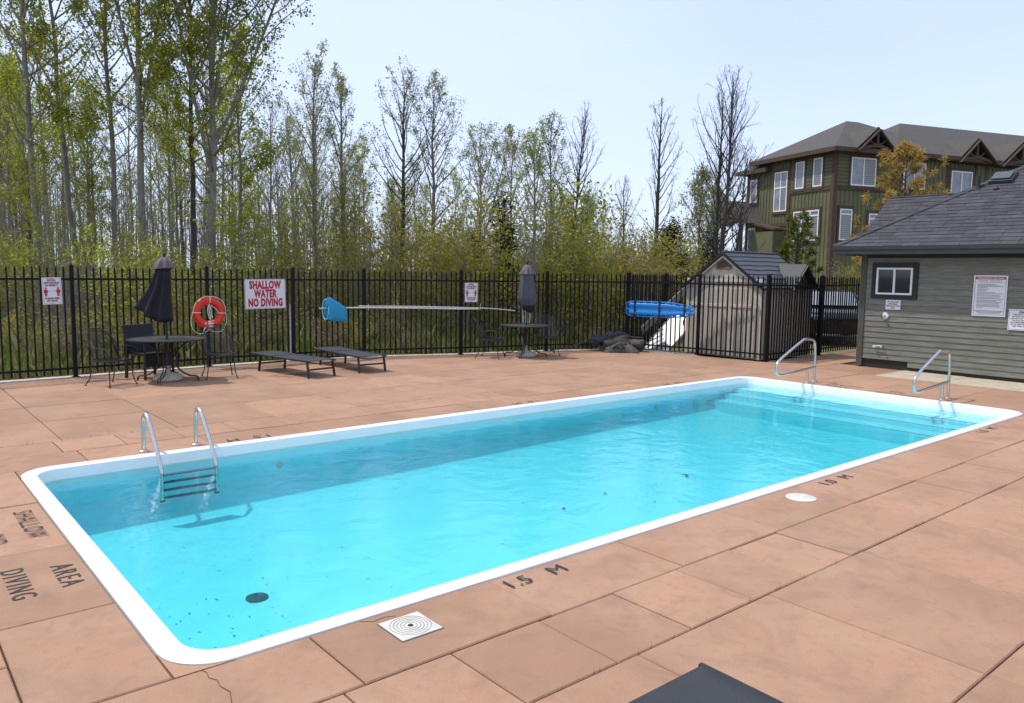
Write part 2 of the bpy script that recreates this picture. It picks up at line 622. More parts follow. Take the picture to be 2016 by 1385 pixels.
m_.build('lip', WHITEGEL, pool, smooth=True)
m_ = MB()
m_.add(*loft([loop(0.137, -0.16), loop(0.139, -0.385), loop(0.160, -0.395), loop(0.30, lambda x: floor_z(x) + 0.085), loop(0.40, lambda x: floor_z(x) + 0.03), loop(0.52, floor_z)]))
# floor as strips so that its slope stays smooth
fl = rrect(0.52, 0.30)
m_.add([(x, y, floor_z(x)) for x, y in fl], [tuple(range(len(fl)))])
m_.build('basin', BASIN, pool, smooth=True)
# steps at the shallow end
zs = [(-0.185, 11.66), (-0.255, 11.27), (-0.33, 10.88)]
for z, xe in zs:
    s = MB()
    s.span(xe, 12.06, 0.136, PY1 - 0.136, -0.75, z)
    st = s.build('step', BASIN, pool, bevel=0.015)
    e = MB(); e.span(xe + 0.006, xe + 0.020, 0.14, PY1 - 0.14, z, z + 0.004)
    e.build('nosing_stripe', STRIPE, st)
# main drain and return fittings
d = MB(); d.lathe([(0.088, 0.0), (0.088, 0.010), (0.07, 0.016), (0.02, 0.018)], 24)
o = d.build('main_drain', DARKPLA, pool, smooth=True, loc=(1.25, 2.11, floor_z(1.25)))
o['label'] = 'dark round main drain in the pool floor'
# rope-anchor / return jets in the back wall
for x in (2.6, 9.4):
    d = MB(); d.lathe([(0.04, 0), (0.04, 0.012), (0.015, 0.014)], 14)
    d.build('return_jet', WHITEPLA, pool, loc=(x, PY1 - 0.137, -0.30), rot=(R_(90), 0, 0))

# water: a body with a rippled surface that both mirrors and lets light through, and absorbs red with depth
wm = bpy.data.materials.new('pool_water'); wm.use_nodes = True
N, L = wm.node_tree.nodes, wm.node_tree.links
N.remove(N['Principled BSDF'])
out = N['Material Output']
tr = N.new('ShaderNodeBsdfTransparent')
gl = N.new('ShaderNodeBsdfGlossy'); gl.inputs['Roughness'].default_value = 0.0
fr = N.new('ShaderNodeFresnel'); fr.inputs['IOR'].default_value = 1.33
mx = N.new('ShaderNodeMixShader')
geo = N.new('ShaderNodeNewGeometry')
n1 = N.new('ShaderNodeTexNoise'); n1.inputs['Scale'].default_value = 2.3; n1.inputs['Detail'].default_value = 3.0; n1.inputs['Distortion'].default_value = 0.8
n2 = N.new('ShaderNodeTexNoise'); n2.inputs['Scale'].default_value = 11.0; n2.inputs['Detail'].default_value = 2.0; n2.inputs['Distortion'].default_value = 1.2
ad = N.new('ShaderNodeMath'); ad.operation = 'MULTIPLY_ADD'; ad.inputs[1].default_value = 0.22
bp = N.new('ShaderNodeBump'); bp.inputs['Strength'].default_value = 0.30; bp.inputs['Distance'].default_value = 0.035
L.new(geo.outputs['Position'], n1.inputs['Vector']); L.new(geo.outputs['Position'], n2.inputs['Vector'])
L.new(n2.outputs['Fac'], ad.inputs[0]); L.new(n1.outputs['Fac'], ad.inputs[2]); L.new(ad.outputs[0], bp.inputs['Height'])
L.new(bp.outputs['Normal'], gl.inputs['Normal']); L.new(bp.outputs['Normal'], fr.inputs['Normal'])
L.new(fr.outputs['Fac'], mx.inputs['Fac']); L.new(tr.outputs['BSDF'], mx.inputs[1]); L.new(gl.outputs['BSDF'], mx.inputs[2])
L.new(mx.outputs['Shader'], out.inputs['Surface'])
va = N.new('ShaderNodeVolumeAbsorption'); va.inputs['Color'].default_value = (0.0, 0.93, 0.98, 1); va.inputs['Density'].default_value = 0.62
vsc = N.new('ShaderNodeVolumeScatter'); vsc.inputs['Color'].default_value = (0.22, 0.90, 1.0, 1); vsc.inputs['Density'].default_value = 0.17
vad = N.new('ShaderNodeAddShader')
L.new(va.outputs['Volume'], vad.inputs[0]); L.new(vsc.outputs['Volume'], vad.inputs[1])
L.new(vad.outputs['Shader'], out.inputs['Volume'])
w = MB(); w.span(PX0 + 0.11, PX1 - 0.11, PY0 + 0.11, PY1 - 0.11, -1.2, WATER_Z)
tag(w.build('pool_water', wm), label='clear turquoise water filling the pool', kind='structure')

# litter lying on the pool floor
lt = MB(); r = random.Random(3)
def bit(x, y, z, s, w_):
    a = r.uniform(0, math.pi); c, s_ = math.cos(a), math.sin(a)
    lt.add([(x - c * s, y - s_ * s, z), (x + s_ * w_, y - c * w_, z + 0.003), (x + c * s, y + s_ * s, z), (x - s_ * w_, y + c * w_, z + 0.003)], [(0, 1, 2, 3)])
for k in range(95):
    x = 0.5 + abs(r.gauss(0, 1.3)); y = r.uniform(0.5, 4.4) if r.random() < 0.5 else min(max(r.gauss(1.9, 0.6), 0.45), 4.3)
    bit(x, y, floor_z(x) + 0.004, r.uniform(0.005, 0.022), r.uniform(0.002, 0.006))
for k in range(45):
    x = r.uniform(3, 10); bit(x, r.uniform(0.4, 4.4), floor_z(x) + 0.004, r.uniform(0.006, 0.03), r.uniform(0.004, 0.014))
for (x, y, s) in ((6.9, 2.2, 0.06), (4.75, 2.2, 0.035), (5.5, 2.3, 0.03)):
    for q in range(3): bit(x + r.uniform(-.02, .02), y + r.uniform(-.02, .02), floor_z(x) + 0.006, s, s * 0.35)
tag(lt.build('leaf_litter', mat('wet_litter', lin(0.03, 0.045, 0.03), rough=0.8)), label='scattered bits of leaf and twig on the pool floor', kind='stuff')

# painted words and depth marks, read by someone standing outside and facing the water
def stencil(s, x, y, rz, size, **k):
    me = text_mesh(s, size, bold=0.0, **k)
    o = link('stencil_lettering', me, BLACKPAINT, deck, (x, y, 0.0065), (0, 0, rz))
    o['label'] = 'black stencilled "%s" on the deck' % s
    return o
for x, y, rz, s in ((2.24, -0.145, 0, '1.5   M'), (6.18, -0.15, 0, '1.0   M'), (10.2, -0.12, 0, '1.0   M'), (2.35, 5.06, math.pi, '1.5   M'), (6.65, 5.05, math.pi, '1.0   M'), (10.2, 5.05, math.pi, '1.0   M')):
    stencil(s, x, y, rz, 0.175, fit=0.49)
for s, x, y, f in (('SHALLOW', -0.165, 3.06, 0.76), ('AREA', -0.15, 1.75, 0.43), ('NO', -0.42, 2.78, 0.22), ('DIVING', -0.42, 1.77, 0.56)):
    stencil(s, x, y, -math.pi / 2, 0.19, fit=f, spacing=1.3)
for s, x, y, f in (('SHALLOW', 12.36, 2.0, 0.72), ('AREA', 12.36, 3.05, 0.42), ('NO', 12.60, 2.1, 0.22), ('DIVING', 12.60, 3.0, 0.54)):
    stencil(s, x, y, math.pi / 2, 0.185, fit=f, spacing=1.3)

# lids set into the deck
sk = empty('skimmer_lid', (1.195, -0.25, 0.0), rz=0.0, label='square cream skimmer lid with concentric rings in the deck', cat='skimmer lid')
k_ = MB(); k_.box((0, 0, 0.0), (0.274, 0.274, 0.009)); k_.build('rebate', BEDDING, sk)
k_ = MB(); k_.box((0, 0, 0.004), (0.262, 0.262, 0.012)); k_.build('plate', WHITEPLA, sk, bevel=0.003)
for rr in (0.035, 0.055, 0.075, 0.095, 0.115):
    k_ = MB(); k_.lathe([(rr, 0.0), (rr, 0.0115), (rr + 0.0035, 0.0115), (rr + 0.0035, 0.0)], 40, cap=False)
    k_.build('ring', mat('grey_groove', lin(0.28, 0.27, 0.24), rough=0.7), sk)
k_ = MB(); k_.lathe([(0.016, 0.0), (0.016, 0.0125), (0.004, 0.0125)], 16); k_.build('finger_hole', DARKPLA, sk)
k_ = MB(); k_.lathe([(0.132, -0.02), (0.132, 0.006), (0.125, 0.009), (0.05, 0.011)], 36)
tag(k_.build('deck_lid', WHITEPLA, smooth=True, loc=(5.335, -0.255, 0)), label='plain round white lid in the deck by the 1.0 M mark', cat='lid')

# weeds in the open joints and two cracks
wd = MB(); r = random.Random(8)
for k in range(260):
    row = r.choice(((-0.63, 2.0, 11), (-1.25, 1.2, 10), (-2.5, 2.0, 7), (6.17, -1, 12), (6.17, -1, 2), (-1.25, 3, 7)))
    x = r.uniform(row[1], row[2]); x = round(x * 3) / 3 + r.gauss(0, 0.05)
    y = row[0] + r.uniform(-0.006, 0.006); h = r.uniform(0.008, 0.04)
    dx, dy = r.gauss(0, 0.012), r.gauss(0, 0.012)
    wd.add([(x - 0.003, y, -0.03), (x + 0.003, y, -0.03), (x + dx, y + dy, h)], [(0, 1, 2)])
tag(wd.build('joint_weeds', mat('weed', lin(0.06, 0.06, 0.03), rough=0.9)), label='tiny weeds sprouting in the slab joints', kind='stuff')
for pts in ([(0.12, -0.012), (0.135, -0.05), (0.125, -0.11), (0.15, -0.16), (0.14, -0.22), (0.16, -0.30), (0.13, -0.40), (0.14, -0.5), (0.12, -0.62)],
            [(1.0, -0.02), (1.06, -0.07), (1.14, -0.06), (1.2, -0.085)]):
    c_ = MB()
    for a, b in zip(pts, pts[1:]): c_.bar((a[0], a[1], 0.0048), (b[0], b[1], 0.0048), 0.0022, 0.002)
    o = c_.build('crack', BEDDING, deck)
# slab pieces that fill the rounded corners of the lip
L0 = rrect(-0.004, 0.30)
for i, c in enumerate(((PX1, PY1), (PX0, PY1), (PX0, PY0), (PX1, PY0))):
    arc = L0[i * 8:(i + 1) * 8]
    P = [c] + arc[::-1]
    vs = [(p[0] - c[0], p[1] - c[1], 0.0) for p in P] + [(p[0] - c[0], p[1] - c[1], -0.05) for p in P]
    n = len(P)
    me = bpy.data.meshes.new('slab')
    me.from_pydata(vs, [], [tuple(range(n))] + [(k, (k + 1) % n, n + (k + 1) % n, n + k) for k in range(n)]); me.update()
    bm = bmesh.new(); bm.from_mesh(me); bmesh.ops.recalc_face_normals(bm, faces=bm.faces); bm.to_mesh(me); bm.free()
    link('slab', me, TERRA, deck, (c[0], c[1], 0))
# ------------------------------------------------------------------ pool ladder and stair rails
BRONZE = mat('ladder_tread_dark', lin(0.03, 0.045, 0.05), rough=0.5)
ld = empty('pool_ladder', (1.475, 5.06, 0), label='stainless steel pool ladder with four dark treads', cat='pool ladder')
for sx in (-0.275, 0.275):
    pts = smooth_path([(sx, 0, -0.05), (sx, 0, 0.15), (sx, -0.005, 0.31), (sx, -0.045, 0.405), (sx, -0.12, 0.432), (sx, -0.205, 0.39), (sx, -0.40, 0.19), (sx, -0.57, 0.005), (sx, -0.615, -0.07), (sx, -0.63, -0.16), (sx, -0.635, -0.39)], 5)
    t = MB(); t.tube(pts, 0.0215, 12); ra = t.build('rail', STEEL, ld, smooth=True)
    t = MB(); t.lathe([(0.052, 0.0), (0.052, 0.012), (0.045, 0.02), (0.024, 0.024)], 20, (sx, 0, 0.0)); t.build('escutcheon', STEEL, ld, smooth=True)
    t = MB(); t.tube([(sx, -0.635, -0.385), (sx, -0.635, -0.405)], 0.026, 10); t.build('bumper', DARKPLA, ld)
for z in (-0.128, -0.205, -0.285, -0.365):
    t = MB(); t.box((0, -0.635, z), (0.53, 0.06, 0.014)); t.build('tread', BRONZE, ld, bevel=0.004)

def stair_rail(y, label):
    rt = empty('stair_rail', (12.41, y, 0), label=label, cat='handrail', group='handrails at the pool steps')
    pts = [(0.245, 0, -0.05), (0.245, 0, 0.30), (0.215, 0, 0.66)]
    arc1 = smooth_path([(0.235, 0, 0.55), (0.20, 0, 0.735), (0.10, 0, 0.80), (-0.16, 0, 0.818), (-0.30, 0, 0.775), (-0.62, 0, 0.645), (-0.98, 0, 0.485), (-1.075, 0, 0.385), (-1.055, 0, 0.27), (-0.94, 0, 0.215), (-0.55, 0, 0.235), (-0.1, 0, 0.262), (0.235, 0, 0.285)], 6)
    t = MB(); t.tube([(0.245, 0, -0.03), (0.243, 0, 0.25), (0.238, 0, 0.50)] + arc1, 0.0225, 12); t.build('tube_loop', STEEL, rt, smooth=True)
    t = MB(); t.tube([(0, 0, -0.03), (0, 0, 0.255)], 0.0225, 12); t.build('post', STEEL, rt, smooth=True)
    for x in (0, 0.245):
        t = MB(); t.lathe([(0.055, 0.0), (0.055, 0.012), (0.047, 0.02), (0.025, 0.024)], 20, (x, 0, 0)); t.build('escutcheon', STEEL, rt, smooth=True)
    return rt
stair_rail(3.67, 'bent steel stair rail at the far pool corner, in front of the shed')
stair_rail(1.31, 'bent steel stair rail nearer the olive clubhouse wall signs')

# ------------------------------------------------------------------ fences
IRON = mat('black_powder_coat', lin(0.006, 0.006, 0.007), rough=0.55, var=0.2, scale=20, spec=0.2)
def picket_mesh():
    m = MB()
    w, h = 0.0132, 1.86
    m.add([(-w, -w, 0.0), (w, -w, 0.0), (w, w, 0.0), (-w, w, 0.0), (-w, -w, h), (w, -w, h), (w, w, h), (-w, w, h), (0, 0, h + 0.065)],
          [(0, 1, 5, 4), (1, 2, 6, 5), (2, 3, 7, 6), (3, 0, 4, 7), (3, 2, 1, 0), (4, 5, 8), (5, 6, 8), (6, 7, 8), (7, 4, 8)])
    return m.mesh('picket')
PICKET = picket_mesh(); PICKET.materials.append(IRON)
pm = MB()
pm.span(-0.032, 0.032, -0.032, 0.032, 0.0, 1.965); pm.box((0, 0, 1.972), (0.08, 0.08, 0.014)); pm.box((0, 0, 1.999), (0.058, 0.058, 0.04), taper=0.35)
pm.box((0, 0, 0.016), (0.12, 0.12, 0.008))
POST = pm.mesh('post'); POST.materials.append(IRON)
CLIP = MB(); CLIP.box((0, 0, 0), (0.075, 0.075, 0.05)); CLIPM = CLIP.mesh('bracket'); CLIPM.materials.append(IRON)

def fence_run(name, pts, label, n_pick=None, posts=None, ztop=1.745):
    root = empty(name, (pts[0][0], pts[0][1], 0), label=label, cat='fence', group='black picket fencing round the pool')
    o = Vector((pts[0][0], pts[0][1], 0))
    for i, p in enumerate(pts):
        if posts is None or posts[i]:
            link('post', POST, None, root, Vector((p[0], p[1], 0)) - o)
            for z in (ztop, 0.165):
                link('bracket', CLIPM, None, root, Vector((p[0], p[1], z)) - o)
    for a, b in zip(pts, pts[1:]):
        A, B = Vector((a[0], a[1], 0)) - o, Vector((b[0], b[1], 0)) - o
        d = (B - A); ln = d.length; ang = math.atan2(d.y, d.x)
        for z in (ztop, 0.165):
            m = MB(); m.bar(A + d * (0.03 / ln) + Vector((0, 0, z)), B - d * (0.03 / ln) + Vector((0, 0, z)), 0.034, 0.036)
            m.build('rail', IRON, root)
        n = max(2, round((ln - 0.06) / 0.118))
        for k in range(1, n):
            p = A + d * (k / n)
            link('picket', PICKET, None, root, (p.x, p.y, 0.06 + rng.uniform(-.004, .004)), (rng.gauss(0, .003), rng.gauss(0, .003), ang))
    return root
fence_run('picket_fence', POST_BACK, 'long black metal picket fence between the deck and the woods')
fence_run('picket_fence', [(14.19, 9.70), (14.64, 7.83), (14.82, 6.07)], 'black picket fence section in front of the beige shed, with the blue board', posts=[0, 1, 1])
fence_run('picket_fence', [(14.82, 6.07), (17.30, 6.12), (19.75, 6.17)], 'black picket fence section along the shaded side of the shed', posts=[0, 1, 1])
fence_run('picket_fence', [(14.24, 9.78), (16.5, 10.35), (18.9, 10.9), (21.2, 11.4)], 'black picket fence section behind the shed and the white panel')

# ------------------------------------------------------------------ signs on the fence
SIGNW = mat('sign_white', lin(0.72, 0.71, 0.72), rough=0.45, var=0.04, scale=10)
SIGNR = mat('sign_red', lin(0.42, 0.008, 0.025), rough=0.5)
SIGNK = mat('sign_black', lin(0.03, 0.03, 0.035), rough=0.5)
SIGNP = mat('sign_dark_red', lin(0.19, 0.012, 0.04), rough=0.5)
def text_on(parent, s, size, x, z, m, name='lettering', bold=0.0, y=-0.0065, **k):
    me = text_mesh(s, size, bold=bold, **k)
    return link(name, me, m, parent, (x, y, z), (R_(90), 0, 0))
def sign(loc, w, h, rz, label, rot_in=0.0, border=None, cat='sign', name='sign', group=None):
    """plate in the local XZ plane, facing local -Y"""
    rt = empty(name, loc, rz, label=label, cat=cat, group=group)
    rt.rotation_euler = (0, rot_in, rz)
    m = MB(); m.box((0, 0, 0), (w, 0.006, h)); m.build('plate', SIGNW, rt, bevel=0.002)
    if border:
        bm_, ins, t = border
        f = MB()
        for sx in (-1, 1): f.box((sx * (w / 2 - ins), -0.0038, 0), (t, 0.002, h - 2 * ins))
        for sz in (-1, 1): f.box((0, -0.0038, sz * (h / 2 - ins)), (w - 2 * ins - t * 1.02, 0.002, t))
        f.build('border', bm_, rt)
    for sz in (-1, 1):
        b = MB(); b.box((0, -0.006, sz * (h / 2 - 0.02)), (0.014, 0.008, 0.014)); b.build('fixing', SIGNK, rt)
    return rt
def seg_angle(a, b): return math.atan2(b[1] - a[1], b[0] - a[0])
def fence_point(i, t, off=0.035):
    a, b = Vector(POST_BACK[i]), Vector(POST_BACK[i + 1])
    d = (b - a).normalized(); n = Vector((d.y, -d.x))
    p = a + (b - a) * t + n * off
    return p, math.atan2(d.y, d.x)
p, an = fence_point(3, 0.655)
sg = sign((p.x, p.y, 1.447), 0.885, 0.615, an, 'large white SHALLOW WATER NO DIVING sign in red letters on the fence', rot_in=R_(-0.6), border=(SIGNK, 0.012, 0.004))
for s, z, f in (('SHALLOW', 0.182, 0.69), ('WATER', 0.0, 0.50), ('NO DIVING', -0.185, 0.745)):
    text_on(sg, s, 0.215, 0, z, SIGNR, bold=0.0125, fit=f, spacing=1.12)
def distancing(p, an, label, w=0.30, h=0.465, z=1.54, rot=0.0):
    sg = sign((p.x, p.y, z), w, h, an, label, rot_in=rot, border=(SIGNP, 0.018, 0.003), group='social distancing signs')
    k = w / 0.30
    for s, zz, sz in (('SOCIAL', 0.185, 0.042), ('DISTANCING', 0.140, 0.042), ('IN EFFECT', 0.095, 0.042), ('PLEASE KEEP', -0.130, 0.036), ('6FT APART', -0.172, 0.036)):
        text_on(sg, s, sz * 1.05, 0, zz, SIGNP, bold=0.0022, fit={'SOCIAL': 0.135, 'DISTANCING': 0.235, 'IN EFFECT': 0.20, 'PLEASE KEEP': 0.225, '6FT APART': 0.175}[s] * k, spacing=1.08)
    for sx in (-1, 1):
        f = MB(); x = sx * 0.095 * k
        f.add([(x + 0.017 * math.cos(a), -0.0045, 0.047 + 0.017 * math.sin(a)) for a in [2 * math.pi * q / 12 for q in range(12)]], [tuple(range(11, -1, -1))])
        f.box((x, -0.0045, -0.003), (0.036, 0.002, 0.060)); f.box((x - 0.024, -0.0045, -0.006), (0.010, 0.002, 0.056)); f.box((x + 0.024, -0.0045, -0.006), (0.010, 0.002, 0.056))
        f.box((x - 0.0095, -0.0045, -0.062), (0.016, 0.002, 0.060)); f.box((x + 0.0095, -0.0045, -0.062), (0.016, 0.002, 0.060))
        f.build('figure_symbol', SIGNR, sg)
    f = MB(); f.box((0, -0.0045, 0.0), (0.105 * k, 0.002, 0.003))
    for sx in (-1, 1): f.add([(sx * 0.062 * k, -0.0052, 0.0), (sx * 0.047 * k, -0.0052, 0.007), (sx * 0.047 * k, -0.0052, -0.007)], [(0, 1, 2)])
    f.build('arrow', SIGNK, sg)
    return sg
p, an = fence_point(1, 0.875)
distancing(p, an, 'white social distancing sign with two red figures, by the umbrella with the skewed canopy', rot=R_(-1.2))
p, an = fence_point(6, 0.105)
distancing(p, an, 'white social distancing sign with two red figures, above the net pole', w=0.33, h=0.455, z=1.475)

# white pipe standing against the fence by the big sign
p, an = fence_point(3, 0.985, 0.03)
m = MB(); m.tube([(p.x - 0.06, p.y - 0.01, 0.0), (p.x - 0.065, p.y - 0.01, 1.20), (p.x - 0.07, p.y - 0.01, 1.22)], 0.012, 8)
tag(m.build('upright_pipe', mat('grey_white_pipe', lin(0.50, 0.48, 0.45), rough=0.5)), 'thin pale pipe standing against the fence below the big red sign', 'pipe')

# ------------------------------------------------------------------ life ring on the post
RING = mat('life_ring_red', lin(0.72, 0.035, 0.018), rough=0.42, var=0.12, scale=6)
ROPE = mat('white_rope', lin(0.78, 0.75, 0.70), rough=0.9, bump=0.4, bscale=200)
lb = empty('life_ring', (4.235, 11.84, 1.09), rz=0.06, label='red life ring with white grab rope hung on a fence post', cat='life ring')
def torus(m, R, r, n=40, k=14, sq=1.0):
    vs, fs = [], []
    for i in range(n):
        a = 2 * math.pi * i / n
        for j in range(k):
            b = 2 * math.pi * j / k
            q = R + r * math.cos(b)
            vs.append((q * math.cos(a), r * sq * math.sin(b), q * math.sin(a)))
    for i in range(n):
        for j in range(k):
            fs.append((i * k + j, ((i + 1) % n) * k + j, ((i + 1) % n) * k + (j + 1) % k, i * k + (j + 1) % k))
    m.add(vs, fs)
m = MB(); torus(m, 0.243, 0.078, sq=0.75); m.build('ring', RING, lb, smooth='all')
for a in (88, 178, 268, 358):
    m = MB(); a = R_(a); c, s = math.cos(a), math.sin(a)
    pts = []
    for q in range(13):
        b = 2 * math.pi * q / 12
        rr = 0.243 + 0.083 * math.cos(b)
        pts.append((rr * c, 0.064 * math.sin(b), rr * s))
    m.tube(pts, 0.0075, 6, cap=False); m.build('rope_band', ROPE, lb, smooth=True)
def arc_rope(a0, a1, R0, sag, y, n=12):
    P = []
    for q in range(n + 1):
        t = q / n; a = R_(a0 + (a1 - a0) * t)
        rr = R0 + sag * math.sin(math.pi * t)
        P.append((rr * math.cos(a), y - 0.02 * math.sin(math.pi * t), rr * math.sin(a) - 0.06 * math.sin(math.pi * t) * (1 if math.sin(a) < 0.3 else 0)))
    return P
for a0, a1, sg_ in ((178, 268, 0.10), (268, 358, 0.055), (88, 178, 0.012), (358, 448, 0.012)):
    m = MB(); m.tube(arc_rope(a0, a1, 0.325, sg_, -0.03), 0.006, 6); m.build('grab_rope', ROPE, lb, smooth=True)
m = MB()
for dx, zb in ((-0.03, -0.12), (0.0, -0.20), (0.035, -0.10)):
    m.tube(smooth_path([(dx * 0.3, 0.0, 0.17), (dx - 0.01, -0.045, 0.05), (dx, -0.05, -0.04), (dx + 0.012, -0.07, zb)], 5), 0.007, 6)
m.tube(smooth_path([(0.03, -0.03, 0.15), (0.12, -0.05, 0.08), (0.155, -0.06, 0.02)], 5), 0.006, 6)
m.build('hanging_line', ROPE, lb, smooth=True)
m = MB(); m.box((0.012, -0.068, -0.235), (0.10, 0.004, 0.085)); m.box((-0.095, -0.066, -0.205), (0.035, 0.004, 0.03)); m.build('label_patch', SIGNW, lb)

# ------------------------------------------------------------------ telescopic pole and leaf net on the fence
POLE = mat('pale_aluminium_pole', lin(0.66, 0.65, 0.60), rough=0.4, var=0.08, scale=6)
NETB = bpy.data.materials.new('blue_net'); NETB.use_nodes = True
nb = NETB.node_tree.nodes['Principled BSDF']; nb.inputs['Base Color'].default_value = (0.045, 0.42, 0.66, 1); nb.inputs['Roughness'].default_value = 0.8
nt_ = NETB.node_tree
t_ = nt_.nodes.new('ShaderNodeBsdfTranslucent'); t_.inputs['Color'].default_value = (0.05, 0.45, 0.7, 1)
a_ = nt_.nodes.new('ShaderNodeMixShader'); a_.inputs[0].default_value = 0.35
nt_.links.new(nb.outputs[0], a_.inputs[1]); nt_.links.new(t_.outputs[0], a_.inputs[2]); nt_.links.new(a_.outputs[0], nt_.nodes['Material Output'].inputs['Surface'])
def fp(i, t, z, off=0.075):
    p, _ = fence_point(i, t, off); return (p.x, p.y, z)
np_ = empty('net_pole', fp(4, 0.37, 0), label='long pale telescopic pole lying along the fence hooks', cat='pole')
o0 = Vector(np_.location)
def rel(P, o): return [Vector(p) - o for p in P]
m = MB(); m.tube(rel(smooth_path([fp(4, 0.34, 1.125), fp(4, 0.9, 1.13, 0.09), fp(5, 0.5, 1.115, 0.10), fp(5, 0.98, 1.09, 0.06), fp(6, 0.18, 1.085, 0.06)], 5), o0), 0.017, 10); m.build('outer_tube', POLE, np_, smooth=True)
m = MB(); m.tube(rel(smooth_path([fp(4, 0.9, 1.165, 0.07), fp(5, 0.5, 1.15, 0.07), fp(6, 0.02, 1.12, 0.05), fp(6, 0.35, 1.085, 0.055), fp(6, 0.60, 1.03, 0.07)], 5), o0), 0.0125, 10); m.build('inner_tube', POLE, np_, smooth=True)
for t in ((5, 0.03), (6, 0.19)):
    q = fp(t[0], t[1], 1.10, 0.05); m = MB(); m.tube(rel([(q[0], q[1] + 0.03, 1.08), (q[0], q[1] - 0.05, 1.075), (q[0], q[1] - 0.055, 1.21)], o0), 0.007, 6); m.build('hook', POLE, np_)
nn = empty('leaf_net', fp(4, 0.45, 1.10), label='sky-blue leaf net bag on the pole along the fence', cat='leaf net')
o1 = Vector(nn.location)
c0 = Vector(fp(4, 0.43, 1.12, 0.11)) - o1
fd = (Vector(fp(4, 0.9, 0)) - Vector(fp(4, 0.4, 0))).normalized()
hoop = []
for k in range(25):
    a = 2 * math.pi * k / 24
    ex, ez = math.cos(a), math.sin(a)
    hoop.append(c0 + fd * (-0.03 + 0.02 * ex) + Vector((0.02, -1, 0)) * (0.10 * ex + 0.02) + Vector((0, 0, -0.018 + 0.218 * ez)))
m = MB(); m.tube(hoop, 0.012, 8, cap=False); m.build('hoop', mat('net_frame_pale', lin(0.35, 0.55, 0.62), rough=0.5), nn, smooth=True)
# the bag: hood-shaped, tall behind the hoop and drooping to a hanging corner
rr = random.Random(2)
vs, fs = [], []
prof = [(0.00, 0.20, -0.235, 0.10), (0.05, 0.25, -0.25, 0.11), (0.12, 0.245, -0.265, 0.11), (0.20, 0.19, -0.275, 0.10), (0.30, 0.125, -0.285, 0.085), (0.40, 0.07, -0.295, 0.06), (0.47, 0.03, -0.30, 0.035), (0.49, 0.00, -0.285, 0.012)]
NK = 24
for q, (t, zt, zb, th) in enumerate(prof):
    for k in range(NK):
        a = 2 * math.pi * k / NK
        ez, ex = math.sin(a), math.cos(a)
        ez = math.copysign(abs(ez) ** 0.7, ez)
        wob = 0.014 * math.sin(k * 2.1 + q * 1.1) + 0.010 * math.sin(k * 0.9 - q * 2.3)
        zc, zh = (zt + zb) / 2, (zt - zb) / 2
        vs.append(c0 + fd * (t - 0.03) + Vector((0.02, -1, 0)) * ((th + wob) * ex + 0.02) + Vector((0, 0, zc + zh * ez + wob * 0.4)))
for q in range(len(prof) - 1):
    for k in range(NK):
        fs.append((q * NK + k, q * NK + (k + 1) % NK, (q + 1) * NK + (k + 1) % NK, (q + 1) * NK + k))
fs.append(tuple((len(prof) - 1) * NK + k for k in range(NK)))
m = MB(); m.add(vs, fs); m.build('net_bag', NETB, nn, smooth='all')

# ------------------------------------------------------------------ wrought-iron furniture
WIRE = mat('dark_wire_mesh', lin(0.035, 0.037, 0.042), rough=0.45, metal=0.3)
FRAME = mat('furniture_black', lin(0.014, 0.014, 0.016), rough=0.42, var=0.25, scale=15)
RUSTY = mat('rusty_foot', lin(0.10, 0.04, 0.025), rough=0.8, var=0.3, scale=20)
STONE = mat('umbrella_base_concrete', lin(0.46, 0.41, 0.315), rough=0.9, var=0.25, scale=9, bump=0.4, bscale=50)

def patio_table(loc, rz, label, dia=1.30):
    t = empty('patio_table', loc, rz, label=label, cat='table', group='round mesh-top patio tables')
    R = dia / 2
    m = MB(); m.lathe([(R - 0.012, 0.722), (R, 0.728), (R, 0.742), (R - 0.012, 0.746), (R - 0.03, 0.743)], 56, cap=False)
    m.build('rim', FRAME, t, smooth=True)
    m = MB(); m.lathe([(0.028, 0.7365), (R - 0.014, 0.7365)], 56, cap=False)
    top = m.build('table_top', mat('grey_mesh_top', lin(0.075, 0.078, 0.084), rough=0.38, metal=0.5, bump=0.5, bscale=220), t)
    m = MB()
    for k in range(4):
        a = R_(45 + 90 * k); c, s = math.cos(a), math.sin(a)
        for off in (-0.022, 0.022):
            pr = smooth_path([(R * 0.80, 0.725), (R * 0.58, 0.70), (0.20, 0.56), (0.145, 0.36), (0.19, 0.20), (0.35, 0.095), (0.46, 0.085), (0.50, 0.055), (0.51, 0.0)], 5)
            P = [(q.x * c - off * s, q.x * s + off * c, q.y) for q in [Vector((a_, b_, 0)) for a_, b_ in [(p_[0], p_[1]) for p_ in pr]]]
            lg = MB(); lg.tube(P, 0.0105, 8)
            lg.build('leg', FRAME, t, smooth=True)
    for z, r_ in ((0.52, 0.175), (0.24, 0.165)):
        m = MB(); P = [(r_ * math.cos(a), r_ * math.sin(a), z) for a in [2 * math.pi * k / 20 for k in range(21)]]
        m.tube(P, 0.007, 6, cap=False); m.build('brace_ring', FRAME, t, smooth=True)
    return t

